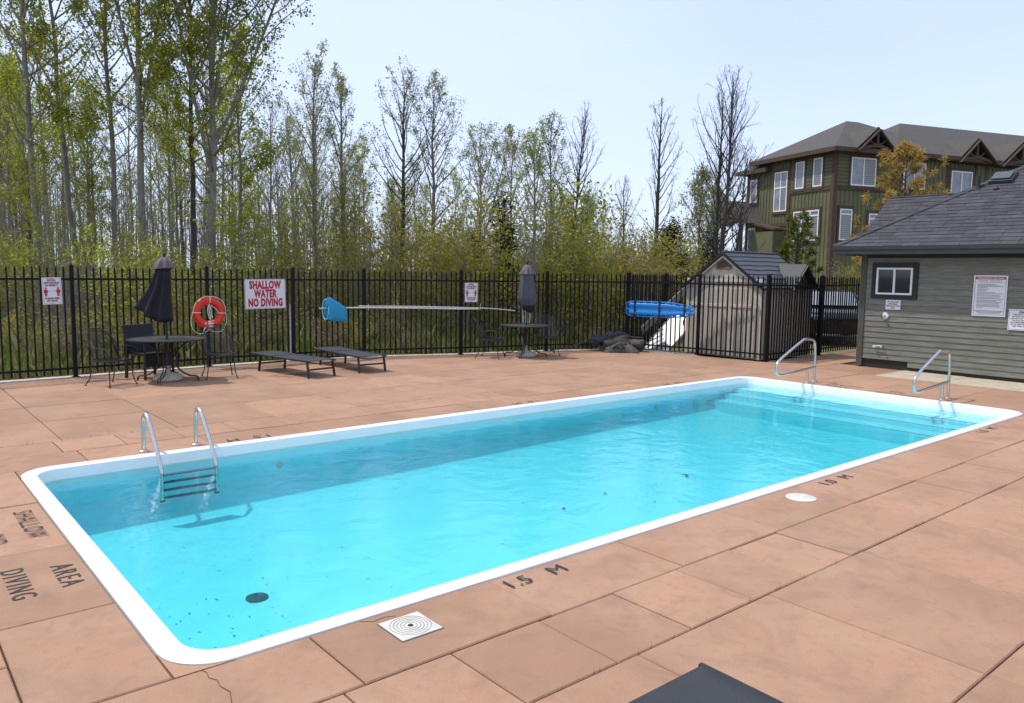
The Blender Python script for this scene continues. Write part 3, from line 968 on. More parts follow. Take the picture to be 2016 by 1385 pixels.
def umbrella(loc, rz, label, style):
    u = empty('patio_umbrella', loc, rz, label=label, cat='umbrella', group='folded patio umbrellas')
    m = MB(); m.tube([(0, 0, 0.02), (0, 0, 2.16)], 0.019, 10); m.build('pole', FRAME, u, smooth=True)
    m = MB(); m.lathe([(0.225, 0.005), (0.245, 0.03), (0.24, 0.075), (0.19, 0.115), (0.07, 0.145), (0.045, 0.16), (0.042, 0.26), (0.03, 0.265)], 28)
    m.build('weight_base', STONE, u, smooth=True)
    m = MB(); m.lathe([(0.012, 2.15), (0.022, 2.165), (0.022, 2.185), (0.03, 2.20), (0.022, 2.225), (0.006, 2.235)], 12); m.build('finial', FRAME, u, smooth=True)
    cloth = CLOTH_B if style == 1 else CLOTH_G
    n = 64
    def drape(prof, folds, ph):
        vs, fs = [], []
        for (z, r0, amp, ox, oy, zw) in prof:
            for j in range(n):
                a = 2 * math.pi * j / n
                fo = math.cos(folds * a + ph) * 0.6 + math.cos(folds * 2 * a + ph * 1.7) * 0.18 + math.cos(3 * a + ph) * 0.22
                rr_ = r0 * (1 + amp * fo)
                zz = z + zw * math.cos(a - 2.6) + 0.02 * zw * fo
                vs.append((ox + rr_ * math.cos(a), oy + rr_ * math.sin(a), zz))
        k = len(prof)
        for i in range(k - 1):
            for j in range(n):
                fs.append((i * n + j, i * n + (j + 1) % n, (i + 1) * n + (j + 1) % n, (i + 1) * n + j))
        return vs, fs
    if style == 1:      # skewed, hanging out to one side
        m = MB(); m.add(*drape([(2.145, 0.035, 0.0, 0, 0, 0), (2.135, 0.07, 0.1, 0, 0, 0), (2.05, 0.115, 0.22, -0.01, 0, 0.0), (1.965, 0.155, 0.30, -0.015, 0, -0.02), (1.945, 0.16, 0.32, -0.015, 0, -0.02)], 7, 0.5))
        m.build('vent_cap', CLOTH_T, u, smooth='all')
        m = MB(); m.add(*drape([(2.08, 0.06, 0.1, 0, 0, 0), (1.95, 0.105, 0.22, -0.015, 0, 0), (1.80, 0.125, 0.34, -0.045, 0.0, 0.0), (1.60, 0.150, 0.36, -0.085, 0, 0.04), (1.40, 0.205, 0.36, -0.15, 0, 0.09), (1.26, 0.245, 0.34, -0.185, 0, 0.15), (1.20, 0.25, 0.34, -0.19, 0, 0.17), (1.24, 0.15, 0.3, -0.12, 0, 0.14)], 8, 1.1))
        m.build('canopy', cloth, u, smooth='all')
    else:
        m = MB(); m.add(*drape([(2.145, 0.03, 0.0, 0, 0, 0), (2.13, 0.06, 0.1, 0, 0, 0), (2.03, 0.115, 0.2, 0, 0, 0), (1.94, 0.165, 0.26, 0, 0, 0.0), (1.925, 0.168, 0.26, 0, 0, 0.0)], 8, 0.2))
        m.build('vent_cap', CLOTH_T, u, smooth='all')
        m = MB(); m.add(*drape([(2.05, 0.06, 0.1, 0, 0, 0), (1.92, 0.13, 0.16, 0, 0, 0), (1.70, 0.155, 0.20, 0, 0, 0), (1.40, 0.175, 0.22, 0, 0, 0), (1.205, 0.185, 0.22, 0, 0, 0.0), (1.20, 0.165, 0.22, 0, 0, 0.0)], 9, 0.9))
        m.build('canopy', cloth, u, smooth='all')
        m = MB(); m.add(*drape([(1.30, 0.13, 0.2, 0.02, 0, 0), (1.15, 0.12, 0.3, 0.02, 0, 0.0), (1.06, 0.09, 0.35, 0.03, 0, 0.03), (1.08, 0.05, 0.3, 0.03, 0, 0.03)], 6, 0.3)); m.build('lining_tail', CLOTH_B, u, smooth='all')
        for k in range(6):
            a = 2 * math.pi * k / 6 + 0.3
            m = MB(); m.tube([(0.12 * math.cos(a), 0.12 * math.sin(a), 1.3), (0.085 * math.cos(a), 0.085 * math.sin(a), 0.80)], 0.005, 5); m.build('rib_end', POLE, u)
    return u
CLOTH_B = mat('umbrella_cloth_dark', lin(0.016, 0.016, 0.022), rough=0.9, var=0.3, scale=7, bump=0.3, bscale=150)
CLOTH_G = mat('umbrella_cloth_grey', lin(0.085, 0.088, 0.115), rough=0.9, var=0.22, scale=6, bump=0.3, bscale=150)
CLOTH_T = mat('umbrella_cloth_faded', lin(0.145, 0.115, 0.13), rough=0.9, var=0.25, scale=6, bump=0.3, bscale=150)

def lattice(m, fn, nu, nv, r):
    """woven wire: fn(u, v) -> point"""
    for i in range(nu + 1):
        m.tube([fn(i / nu, j / 8) for j in range(9)], r, 3, cap=False)
    for j in range(nv + 1):
        m.tube([fn(i / 8, j / nv) for i in range(9)], r, 3, cap=False)

def iron_chair(name='wrought_iron_chair'):
    """barrel-back mesh chair; faces local -Y"""
    c = empty(name, (0, 0, 0))
    # seat
    def seat_fn(u, v):
        a = (u - 0.5) * 2
        w_ = 0.255 - 0.03 * v
        return (a * w_, -0.235 + 0.46 * v, 0.425 - 0.02 * math.sin(math.pi * v) - 0.012 * (1 - a * a))
    m = MB(); P = []
    for k in range(33):
        a = 2 * math.pi * k / 32
        ca, sa = math.cos(a), math.sin(a)
        sup = (abs(ca) ** 4 + abs(sa) ** 4) ** -0.25
        P.append((0.258 * ca * sup, -0.005 + 0.24 * sa * sup, 0.43))
    m.tube(P, 0.0085, 6, cap=False); m.build('seat_frame', FRAME, c, smooth=True)
    m = MB(); lattice(m, seat_fn, 22, 20, 0.0028); m.build('seat', WIRE, c)
    # apron
    m = MB()
    for k in range(18):
        x = -0.24 + 0.48 * k / 17
        m.tube([(x, -0.24, 0.425), (x, -0.238, 0.375 + 0.012 * math.cos(k))], 0.0032, 3, cap=False)
    m.tube([(-0.24, -0.238, 0.378), (0.24, -0.238, 0.378)], 0.005, 5); m.build('apron', WIRE, c)
    # back: curved shell
    def back_fn(u, v):
        a = (u - 0.5) * 2
        ang = a * 1.18
        hgt = 0.43 + (0.475 * math.sqrt(max(0, 1 - abs(a) ** 2.6)) + 0.03) * v
        lean = 0.16 * (hgt - 0.43) / 0.48
        rx = 0.265 + 0.035 * (hgt - 0.43)
        return (rx * math.sin(ang) * 1.04, 0.02 + 0.215 * math.cos(ang) + lean * math.cos(ang * 0.6), hgt)
    m = MB(); lattice(m, back_fn, 24, 18, 0.0022); m.build('backrest', WIRE, c)
    m = MB(); m.tube([back_fn(k / 24, 1.0) for k in range(25)], 0.0095, 6); m.build('back_hoop', FRAME, c, smooth=True)
    m = MB(); m.tube([Vector(back_fn(0.12 + 0.76 * k / 20, 0.90)) for k in range(21)], 0.0055, 5)
    for s in (-1, 1):
        ctr = Vector(back_fn(0.5 + s * 0.035, 0.95))
        m.tube([ctr + Vector((0.022 * math.cos(a) * (1 - a / 14), 0, 0.022 * math.sin(a) * (1 - a / 14))) for a in [0.6 * k for k in range(14)]], 0.004, 5)
    m.build('scroll', FRAME, c, smooth=True)
    for s in (-1, 1):
        P = smooth_path([back_fn(0.5 + s * 0.47, 0.75), (s * 0.295, 0.03, 0.635), (s * 0.30, -0.10, 0.645), (s * 0.30, -0.205, 0.635), (s * 0.298, -0.262, 0.585), (s * 0.285, -0.255, 0.50), (s * 0.265, -0.205, 0.44)], 5)
        m = MB(); m.tube(P, 0.0085, 6)
        sc = [(s * 0.297, -0.155 + (0.055 - 0.0033 * k) * math.cos(0.5 * k + 2.2), 0.535 + (0.055 - 0.0033 * k) * math.sin(0.5 * k + 2.2)) for k in range(15)]
        m.tube(sc, 0.005, 5)
        m.build('arm', FRAME, c, smooth=True)
    for sx in (-1, 1):
        for sy in (-1, 1):
            P = smooth_path([(sx * 0.225, sy * 0.205, 0.43), (sx * 0.222, sy * 0.21, 0.30), (sx * 0.232, sy * 0.225, 0.14), (sx * 0.262, sy * (0.262 if sy < 0 else 0.30), 0.012)], 5)
            m = MB(); m.tube(P, 0.0095, 6); lg = m.build('leg', FRAME, c, smooth=True)
            m = MB(); m.lathe([(0.02, 0.0), (0.02, 0.008), (0.012, 0.016)], 10, (sx * 0.264, sy * (0.264 if sy < 0 else 0.302), 0.0)); m.build('foot', RUSTY, lg)
    return c

proto = iron_chair()
GROUPC = 'wrought-iron mesh chairs'
spots = [((2.12, 10.40, 0), 27, 'dark mesh barrel-back chair facing the table, nearest the picture edge'),
         ((3.90, 10.36, 0), -11, 'dark mesh barrel-back chair under the red life ring'),
         ((10.04, 10.17, 0), 36, 'dark mesh barrel-back chair with scrolled arms, below the white pole end'),
         ((11.60, 9.98, 0), -30, 'dark mesh barrel-back chair half hidden behind the small grey-umbrella table')]
for i, (l, a, lab) in enumerate(spots):
    o = proto if i == 0 else copy_tree(proto)
    o.location = l; o.rotation_euler = (0, 0, R_(a))
    tag(o, lab, 'chair', GROUPC)

patio_table((3.03, 10.45, 0), R_(12), 'larger round mesh-top iron table with the dark skewed umbrella')
umbrella((3.03, 10.45, 0), R_(-40), 'folded dark umbrella with canopy skewed to one side, near the life ring', 1)
patio_table((10.87, 9.90, 0), R_(-10), 'round mesh-top iron table under the straight grey umbrella', dia=1.22)
umbrella((10.87, 9.90, 0), R_(-40), 'folded faded grey umbrella hanging straight above the smaller table', 2)

# upright sling chair behind the first table
SLING = mat('black_sling', lin(0.016, 0.018, 0.022), rough=0.75, bump=0.4, bscale=180)
sc = empty('sling_chair', (2.90, 11.05, 0), R_(22), label='black high-back sling armchair behind the larger table', cat='chair')
m = MB(); m.prism([(-0.26, 0.20, 0.44), (0.26, 0.20, 0.44), (0.315, 0.30, 0.94), (-0.315, 0.30, 0.94)], (0, 0.022, 0.004)); m.build('backrest', SLING, sc, bevel=0.006)
m = MB(); m.box((0, -0.02, 0.43), (0.52, 0.48, 0.03)); m.build('seat', SLING, sc, bevel=0.006)
m = MB(); m.box((0, -0.25, 0.33), (0.50, 0.02, 0.22)); m.build('front_apron', SLING, sc)
for sx in (-1, 1):
    m = MB(); m.bar((sx * 0.29, -0.25, 0.0), (sx * 0.28, -0.24, 0.64), 0.04); m.build('leg', FRAME, sc)
    m = MB(); m.bar((sx * 0.29, 0.26, 0.0), (sx * 0.28, 0.22, 0.64), 0.04); m.build('leg', FRAME, sc)
    m = MB(); m.bar((sx * 0.285, -0.27, 0.65), (sx * 0.285, 0.26, 0.66), 0.05, 0.022); m.build('arm', FRAME, sc)

# ------------------------------------------------------------------ loungers
FABRIC = mat('lounger_fabric', lin(0.030, 0.032, 0.037), rough=0.72, var=0.12, scale=3, bump=0.5, bscale=160)
def make_lounger():
    """lies along local Y: foot end at -0.97, head end at +0.97"""
    l = empty('sun_lounger', (0, 0, 0))
    W = 0.60
    for s in (-1, 1):
        m = MB(); m.bar((s * (W / 2 - 0.014), -0.96, 0.308), (s * (W / 2 - 0.014), 0.20, 0.308), 0.028, 0.03); m.build('side_rail', FRAME, l, bevel=0.004)
        m = MB(); m.bar((s * (W / 2 - 0.012), 0.225, 0.312), (s * (W / 2 - 0.012), 0.97, 0.325), 0.026, 0.026); m.build('back_rail', FRAME, l, bevel=0.004)
    for nm, y0, y1, z0, z1 in (('seat_sling', -0.93, 0.20, 0.312, 0.314), ('back_sling', 0.235, 0.95, 0.318, 0.332)):
        vs, fs = [], []
        nx, ny = 8, 12
        for j in range(ny + 1):
            for i in range(nx + 1):
                a = -1 + 2 * i / nx; t = j / ny
                vs.append((a * (W / 2 - 0.02), y0 + (y1 - y0) * t, z0 + (z1 - z0) * t + 0.008 - 0.014 * (1 - a * a) * min(1, 5 * t, 5 * (1 - t))))
        for j in range(ny):
            for i in range(nx):
                q = j * (nx + 1) + i
                fs.append((q, q + 1, q + nx + 2, q + nx + 1))
        m = MB(); m.add(vs, fs); o = m.build(nm, FABRIC, l, smooth='all')
        sd = o.modifiers.new('t', 'SOLIDIFY'); sd.thickness = 0.006
    m = MB(); m.tube(smooth_path([(-W / 2 + 0.02, -0.945, 0.30), (-0.15, -0.95, 0.272), (0, -0.95, 0.266), (0.15, -0.95, 0.272), (W / 2 - 0.02, -0.945, 0.30)], 5), 0.011, 8); m.build('end_bow', FRAME, l, smooth=True)
    m = MB(); m.bar((-W / 2 + 0.02, 0.958, 0.312), (W / 2 - 0.02, 0.958, 0.312), 0.020); m.build('head_bar', FRAME, l)
    for sy, y in ((-1, -0.87), (1, 0.60)):
        for s in (-1, 1):
            m = MB(); m.bar((s * (W / 2 - 0.016), y, 0.30), (s * (W / 2 - 0.01), y + sy * 0.05, 0.0), 0.036, 0.03); m.build('leg', FRAME, l)
        m = MB(); m.bar((-W / 2 + 0.03, y + sy * 0.025, 0.155), (W / 2 - 0.03, y + sy * 0.025, 0.155), 0.026, 0.03); m.build('cross_bar', FRAME, l)
    return l
lo = make_lounger()
for i, (loc, a, lab) in enumerate([((5.22, 10.22, 0), 11.0, 'flat black sun lounger nearest the iron table and chairs'),
                                   ((6.50, 10.36, 0), 1.5, 'flat black sun lounger set closer to the fence, beyond the first lounger'),
                                   ((1.31, -2.875, 0), 0, 'black lounger end cut off by the bottom picture edge')]):
    o = lo if i == 0 else copy_tree(lo)
    o.location = loc; o.rotation_euler = (0, 0, R_(a))
    tag(o, lab, 'sun lounger', 'black sun loungers')
# rust stain left on the slabs by a lounger foot
st = MB(); rs = random.Random(4)
P = []
for k in range(26):
    a = 2 * math.pi * k / 26; q = 0.27 * (1 + 0.35 * math.sin(3 * a + 1) * rs.uniform(0.5, 1) + rs.uniform(-0.12, 0.12))
    P.append((4.96 + 1.25 * q * math.cos(a), 9.86 + q * 0.75 * math.sin(a), 0.0052))
st.add(P, [tuple(range(26))])
rust = bpy.data.materials.new('rust_stain'); rust.use_nodes = True
N, L = rust.node_tree.nodes, rust.node_tree.links
b = N['Principled BSDF']; b.inputs['Base Color'].default_value = (0.42, 0.15, 0.035, 1); b.inputs['Roughness'].default_value = 0.85
nz = N.new('ShaderNodeTexNoise'); nz.inputs['Scale'].default_value = 7; nz.inputs['Detail'].default_value = 6
tc = N.new('ShaderNodeTexCoord'); L.new(tc.outputs['Object'], nz.inputs['Vector'])
mp = N.new('ShaderNodeMapRange'); mp.inputs['From Min'].default_value = 0.42; mp.inputs['From Max'].default_value = 0.75; mp.inputs['To Max'].default_value = 0.8
L.new(nz.outputs['Fac'], mp.inputs['Value']); L.new(mp.outputs['Result'], b.inputs['Alpha'])
st.build('rust_stain', rust, deck)
# ------------------------------------------------------------------ blue spine board strapped to the fence
BLUE = mat('spine_board_blue', lin(0.012, 0.22, 0.62), rough=0.36, var=0.08, scale=5)
STRAP = mat('black_strap', lin(0.012, 0.012, 0.014), rough=0.8)
A_, B_ = Vector((14.19, 9.70, 0)), Vector((14.64, 7.83, 0))
dd = (B_ - A_).normalized()
bb = empty('spine_board', (14.21, 8.70, 1.085), math.atan2(dd.y, dd.x), label='bright blue plastic spine board strapped to the fence', cat='rescue board')
Lb = 0.915
def half_w(x):
    t = (x + Lb) / (2 * Lb)
    if t < 0.06: return 0.15 + 0.05 * (t / 0.06)
    if t < 0.60: return 0.20
    return 0.20 - 0.085 * ((t - 0.60) / 0.40) ** 1.4 - (0.05 * max(0, (t - 0.94) / 0.06) ** 2)
xsn = [-Lb + 2 * Lb * k / 44 for k in range(45)]
m = MB()
# outer grip rail, both sides and both ends
for s in (-1, 1):
    m.tube([(x, 0, s * (half_w(x) - 0.014)) for x in xsn], 0.015, 8)
m.tube([(-Lb, 0, z) for z in (-0.136, -0.05, 0.05, 0.136)], 0.015, 8); m.tube([(Lb, 0, z) for z in (-0.06, 0, 0.06)], 0.015, 8)
m.build('grip_rail', BLUE, bb, smooth=True)
# dished body
vs, fs = [], []
nz_ = 12
for x in xsn[2:-2]:
    hw = half_w(x) - 0.058
    for k in range(nz_ + 1):
        a = -1 + 2 * k / nz_
        ridge = 0.016 * math.exp(-((abs(a) - 0.62) / 0.16) ** 2)
        vs.append((x, -0.014 - ridge + 0.012 * (1 - a * a), a * hw))
n_ = len(xsn[2:-2])
for i in range(n_ - 1):
    for k in range(nz_):
        q = i * (nz_ + 1) + k
        fs.append((q, q + 1, q + nz_ + 2, q + nz_ + 1))
m = MB(); m.add(vs, fs); o = m.build('body', BLUE, bb, smooth='all'); sd = o.modifiers.new('t', 'SOLIDIFY'); sd.thickness = 0.03; sd.offset = -1
# webs between the hand holes
m = MB()
for s in (-1, 1):
    for k in range(9):
        x = -0.80 + 0.2 * k
        m = MB(); m.box((x, 0.0, s * (half_w(x) - 0.044)), (0.085, 0.022, 0.06)); m.build('hand_hole_web', BLUE, bb)
for x in (-Lb + 0.045, Lb - 0.045):
    m = MB(); m.box((x, 0, 0), (0.09, 0.022, 0.055)); m.build('hand_hole_web', BLUE, bb)
for x in (-0.66, 0.02, 0.69):
    hw = half_w(x) + 0.012
    m = MB(); m.tube([(x, 0.035, hw), (x, -0.035, hw), (x + 0.01, -0.04, 0), (x, -0.035, -hw), (x, 0.035, -hw)], 0.014, 6); m.box((x, -0.045, 0), (0.05, 0.012, 2 * hw)); m.build('strap', STRAP, bb)
m = MB(); m.tube(smooth_path([(0.02, -0.04, -0.20), (-0.03, -0.05, -0.27), (0.0, -0.05, -0.335), (0.05, -0.05, -0.30), (0.035, -0.045, -0.22)], 5), 0.013, 6)
m.tube(smooth_path([(0.69, -0.03, -0.18), (0.66, -0.03, -0.27), (0.67, -0.03, -0.36)], 5), 0.013, 6); m.build('strap_tail', STRAP, bb)

# ------------------------------------------------------------------ white ribbed panels leaning inside the enclosure
ALU = mat('ribbed_white_panel', lin(0.36, 0.37, 0.38), rough=0.35, var=0.08, scale=8)
ALUG = mat('grey_panel_edge', lin(0.25, 0.26, 0.25), rough=0.5)
pn = empty('ribbed_panel', (0, 0, 0), label='white ribbed panel leaning behind the fence under the blue board', cat='panel')
b0, b1 = Vector((14.62, 9.50, 0.02)), Vector((14.74, 8.80, 0.02))
t0 = Vector((15.55, 9.15, 1.05)); up = (t0 - b0)
e = b1 - b0
nrm = e.cross(up).normalized()
K = 13
for k in range(K):
    p0 = b0 + up * (k / K); p1 = p0 + up * (0.93 / K)
    m = MB()
    n = 9
    for q in range(n):
        a, c = q / n + 0.012, (q + 1) / n - 0.012
        P = [p0 + e * a, p0 + e * c, p1 + e * c, p1 + e * a]
        m.prism(P, -nrm * (0.02 + 0.006 * ((q + k) % 2)))
    m.prism([p0, p0 + e, p1 + e * 1.0 + up * 0.003, p1 + up * 0.003], nrm * 0.012)
    m.build('rib_row', ALU, pn)
m = MB(); m.bar(b0 - e * 0.03, b0 + up * 1.02 - e * 0.03, 0.03, 0.05); m.bar(b1 + e * 0.03, b1 + up * 1.02 + e * 0.03, 0.03, 0.05); m.build('edge_frame', ALU, pn)
p2 = empty('ribbed_panel', (0, 0, 0), label='grey edge-on panel leaning above the white ribbed panel, beside the shed', cat='panel')
m = MB(); c0_ = Vector((14.72, 9.72, 0.55)); c1_ = Vector((15.95, 9.3, 1.62)); d_ = (c1_ - c0_)
s_ = Vector((0.14, 0.03, -0.17))
m.prism([c0_, c1_, c1_ + s_, c0_ + s_], Vector((0.02, 0.03, 0.0))); m.build('panel_sheet', ALUG, p2)
m = MB(); m.bar(c0_, c1_, 0.02, 0.025); m.build('edge_frame', ALU, p2)

# ------------------------------------------------------------------ rolled pool cover and the fallen umbrella
OLIVE = mat('cover_vinyl_olive', lin(0.075, 0.066, 0.050), rough=0.75, var=0.35, scale=5, bump=0.5, bscale=40)
cv = empty('rolled_pool_cover', (13.75, 9.62, 0), label='heap of rolled olive-grey pool cover at the fence corner', cat='pool cover')
def lump(m, c, rx, ry, rz_, amp, seed, yaw=0, nu=28, nv=14, flat=0.0):
    r_ = random.Random(seed); ph = [r_.uniform(0, 6.28) for _ in range(10)]
    vs, fs = [], []
    cy_, sy_ = math.cos(yaw), math.sin(yaw)
    for j in range(nv + 1):
        b = math.pi * (j / nv) - math.pi / 2
        for i in range(nu):
            a = 2 * math.pi * i / nu
            k = 1 + amp * (0.5 * math.sin(5 * a + ph[0] + 2 * b) + 0.35 * math.sin(9 * a + ph[1] - 3 * b) + 0.3 * math.sin(7 * b + ph[2] + 2 * a) + 0.25 * math.sin(14 * a + ph[3] + 5 * b))
            x, y, z = rx * k * math.cos(b) * math.cos(a), ry * k * math.cos(b) * math.sin(a), rz_ * k * math.sin(b)
            z = max(z, -rz_ * 0.75)
            vs.append((c[0] + x * cy_ - y * sy_, c[1] + x * sy_ + y * cy_, max(0.005, c[2] + z)))
    for j in range(nv):
        for i in range(nu):
            fs.append((j * nu + i, j * nu + (i + 1) % nu, (j + 1) * nu + (i + 1) % nu, (j + 1) * nu + i))
    m.add(vs, fs)
# the roll: a spiral of sheet with an open end facing the deck
rd = Vector((0.42, -0.50, 0)).normalized()
def roll_sheet(m, c, axis, length, r0, turns, squash, n=70, wob=0.0):
    ax = axis.normalized(); sd_ = Vector((-ax.y, ax.x, 0))
    vs, fs = [], []
    K = 6
    for q in range(K + 1):
        for i in range(n + 1):
            t = i / n
            a = 2 * math.pi * turns * t + 0.6
            r_ = r0 * (0.45 + 0.55 * t) * (1 + wob * math.sin(3 * a + q))
            vs.append(Vector(c) + ax * (length * (q / K - 0.5) + 0.02 * math.sin(4 * t * 6 + q)) + sd_ * (r_ * math.cos(a) * 1.25) + Vector((0, 0, r_ * math.sin(a) * squash)))
    for q in range(K):
        for i in range(n):
            fs.append((q * (n + 1) + i, q * (n + 1) + i + 1, (q + 1) * (n + 1) + i + 1, (q + 1) * (n + 1) + i))
    m.add(vs, fs)
m = MB(); roll_sheet(m, (0.18, -0.12, 0.19), rd, 0.85, 0.20, 2.2, 0.92, wob=0.04); o = m.build('rolled_sheet', OLIVE, cv, smooth='all'); sd = o.modifiers.new('t', 'SOLIDIFY'); sd.thickness = 0.014
m = MB(); roll_sheet(m, (-0.05, 0.02, 0.16), Vector((0.6, -0.35, 0)), 0.7, 0.18, 1.7, 0.8, wob=0.07); o = m.build('rolled_sheet', OLIVE, cv, smooth='all'); sd = o.modifiers.new('t', 'SOLIDIFY'); sd.thickness = 0.014
def folded(m, c, lx, ly, hgt, yaw, folds, seed, amp=0.05, n=56):
    """mound of accordion-folded sheet"""
    r_ = random.Random(seed); ph = [r_.uniform(0, 6.28) for _ in range(6)]
    cy_, sy_ = math.cos(yaw), math.sin(yaw); vs, fs = [], []
    for j in range(n + 1):
        for i in range(n + 1):
            a, b = -1 + 2 * i / n, -1 + 2 * j / n
            rr = max(0.0, 1 - abs(a) ** 2.6) * max(0.0, 1 - abs(b) ** 2.2)
            w = folds * a + 0.8 * math.sin(2.1 * b + ph[0]) + 0.5 * math.sin(4.3 * b + ph[1])
            f = abs(math.sin(w)) ** 0.7 * 0.7 + 0.3 * abs(math.sin(2.3 * w + 1.7 * b + ph[2]))
            z = hgt * rr ** 0.55 + amp * (f - 0.4) * (0.3 + rr ** 0.4)
            x = lx * a * (1 + 0.07 * math.sin(3 * b + ph[3])) + 0.02 * math.sin(5 * w); y = ly * b * (1 + 0.10 * math.sin(3.3 * a + ph[4]))
            vs.append((c[0] + x * cy_ - y * sy_, c[1] + x * sy_ + y * cy_, max(0.006, c[2] + z)))
    for j in range(n):
        for i in range(n):
            q = j * (n + 1) + i; fs.append((q, q + 1, q + n + 2, q + n + 1))
    m.add(vs, fs)
m = MB(); folded(m, (-0.10, -0.16, 0.0), 0.42, 0.32, 0.17, -0.75, 7.0, 3, amp=0.075); m.build('folded_sheet', OLIVE, cv, smooth='all')
m = MB(); folded(m, (0.10, 0.10, 0.0), 0.46, 0.34, 0.40, -0.9, 4.0, 5, amp=0.05); m.build('folded_sheet', OLIVE, cv, smooth='all')
for k in range(7):
    r_ = random.Random(30 + k); x0, y0 = r_.uniform(-0.35, 0.1), r_.uniform(-0.35, -0.1)
    m = MB(); m.tube(smooth_path([(x0 - 0.14, y0 + 0.14, 0.04 + 0.12 * r_.random()), (x0, y0, 0.16 + 0.08 * r_.random()), (x0 + 0.17, y0 - 0.08, 0.10 + 0.05 * r_.random()), (x0 + 0.33, y0 - 0.16, 0.035)], 5), 0.024, 7); m.build('fold', OLIVE, cv, smooth='all')
for k in range(3):
    m = MB(); y_ = -0.05 * k
    m.tube(smooth_path([(0.0 + 0.12 * k, -0.42 + 0.05 * k, 0.03), (0.06 + 0.12 * k, -0.30 + 0.05 * k, 0.28), (0.22 + 0.12 * k, -0.06 + 0.05 * k, 0.40), (0.30 + 0.12 * k, 0.1, 0.30)], 5), 0.009, 5); m.build('tie_strap', STRAP, cv)
fu = empty('fallen_umbrella', (13.35, 9.95, 0), label='folded navy umbrella fallen against the cover heap, pole on the deck', cat='umbrella')
m = MB(); m.tube([(-1.28, 0.42, 0.03), (-0.1, 0.05, 0.26)], 0.017, 8); m.build('pole', FRAME, fu, smooth=True)
NAVY = mat('navy_cloth', lin(0.022, 0.022, 0.036), rough=0.85, var=0.35, scale=5, bump=0.3, bscale=120)
m = MB(); folded(m, (0.16, -0.02, 0.20), 0.42, 0.17, 0.16, -0.42, 3.5, 11, amp=0.06); folded(m, (0.50, -0.17, 0.36), 0.32, 0.17, 0.11, -0.35, 3.5, 12, amp=0.05); lump(m, (-0.10, 0.02, 0.20), 0.15, 0.11, 0.13, 0.18, 13, -0.3); m.build('canopy', NAVY, fu, smooth='all')

# ------------------------------------------------------------------ garden shed
BEIGE = mat('shed_resin_beige', lin(0.49, 0.44, 0.365), rough=0.6, var=0.12, scale=5, bump=0.25, bscale=90)
BEIGE2 = mat('shed_trim_beige', lin(0.55, 0.50, 0.42), rough=0.6, var=0.08, scale=5)
TAUPE = mat('shed_vent_taupe', lin(0.17, 0.115, 0.08), rough=0.6)
SHROOF = mat('shed_roof_grey', lin(0.055, 0.056, 0.064), rough=0.55, var=0.15, scale=6, objvar=0.08)
SX0, SX1, SY0, SY1, SE, SR = 15.0, 17.15, 6.33, 8.48, 1.72, 2.50
SYM = (SY0 + SY1) / 2
sh = empty('garden_shed', (SX0, SYM, 0), label='beige resin garden shed with grey wavy roof inside the fence', cat='shed')
ho = (SY1 - SY0) / 2
def L_(x, y, z): return (x - SX0, y - SYM, z)
m = MB()
m.prism([L_(SX0 + 0.03, SY0, 0), L_(SX0 + 0.03, SY1, 0), L_(SX0 + 0.03, SY1, SE), L_(SX0 + 0.03, SYM, SR - 0.03), L_(SX0 + 0.03, SY0, SE)], (SX1 - SX0 - 0.06, 0, 0)); m.build('wall_core', BEIGE, sh)
# front panels (grooves between)
nb_ = 9
for k in range(nb_):
    y0 = SY0 + (SY1 - SY0) * k / nb_ + 0.006; y1 = SY0 + (SY1 - SY0) * (k + 1) / nb_ - 0.006
    m = MB(); m.span(0.0, 0.03, y0 - SYM, y1 - SYM, 0.03, 1.66 if True else 0); m.build('wall_panel', BEIGE, sh, bevel=0.004)
    zt = lambda y: SE + (SR - SE) * (1 - abs(y - SYM) / ho) - 0.10
    P = [(0.03, y0 - SYM, 1.90), (0.03, y1 - SYM, 1.90), (0.03, y1 - SYM, max(1.905, zt(y1))), (0.03, y0 - SYM, max(1.905, zt(y0)))]
    if y0 < SYM < y1: P = P[:3] + [(0.03, 0, zt(SYM))] + P[3:]
    if max(zt(y0), zt(y1)) > 1.93:
        m = MB(); m.prism(P, (-0.022, 0, 0)); m.build('gable_board', BEIGE, sh)
m = MB(); m.span(-0.012, 0.03, SY0 - SYM, SY1 - SYM, 1.80, 1.885); m.build('gable_band', BEIGE2, sh, bevel=0.006)
for ya, yb in ((-0.80, -0.22), (-0.12, 0.46), (0.56, 0.98)):
    m = MB(); m.span(-0.022, 0.0, ya, yb, 1.20, 1.27); m.build('panel_rail', BEIGE2, sh, bevel=0.005)
for y in (SY0, SY1):
    m = MB(); s = 1 if y == SY0 else -1; m.span(-0.016, 0.045, y - SYM, y - SYM + s * 0.10, 0.0, 1.74); m.build('corner_post', BEIGE2, sh, bevel=0.006)
for k in range(10):
    x0 = (SX1 - SX0) * k / 10 + 0.005; x1 = (SX1 - SX0) * (k + 1) / 10 - 0.005
    m = MB(); m.span(x0, x1, SY0 - SYM - 0.022, SY0 - SYM + 0.001, 0.03, 1.72); m.build('side_panel', BEIGE, sh, bevel=0.004)
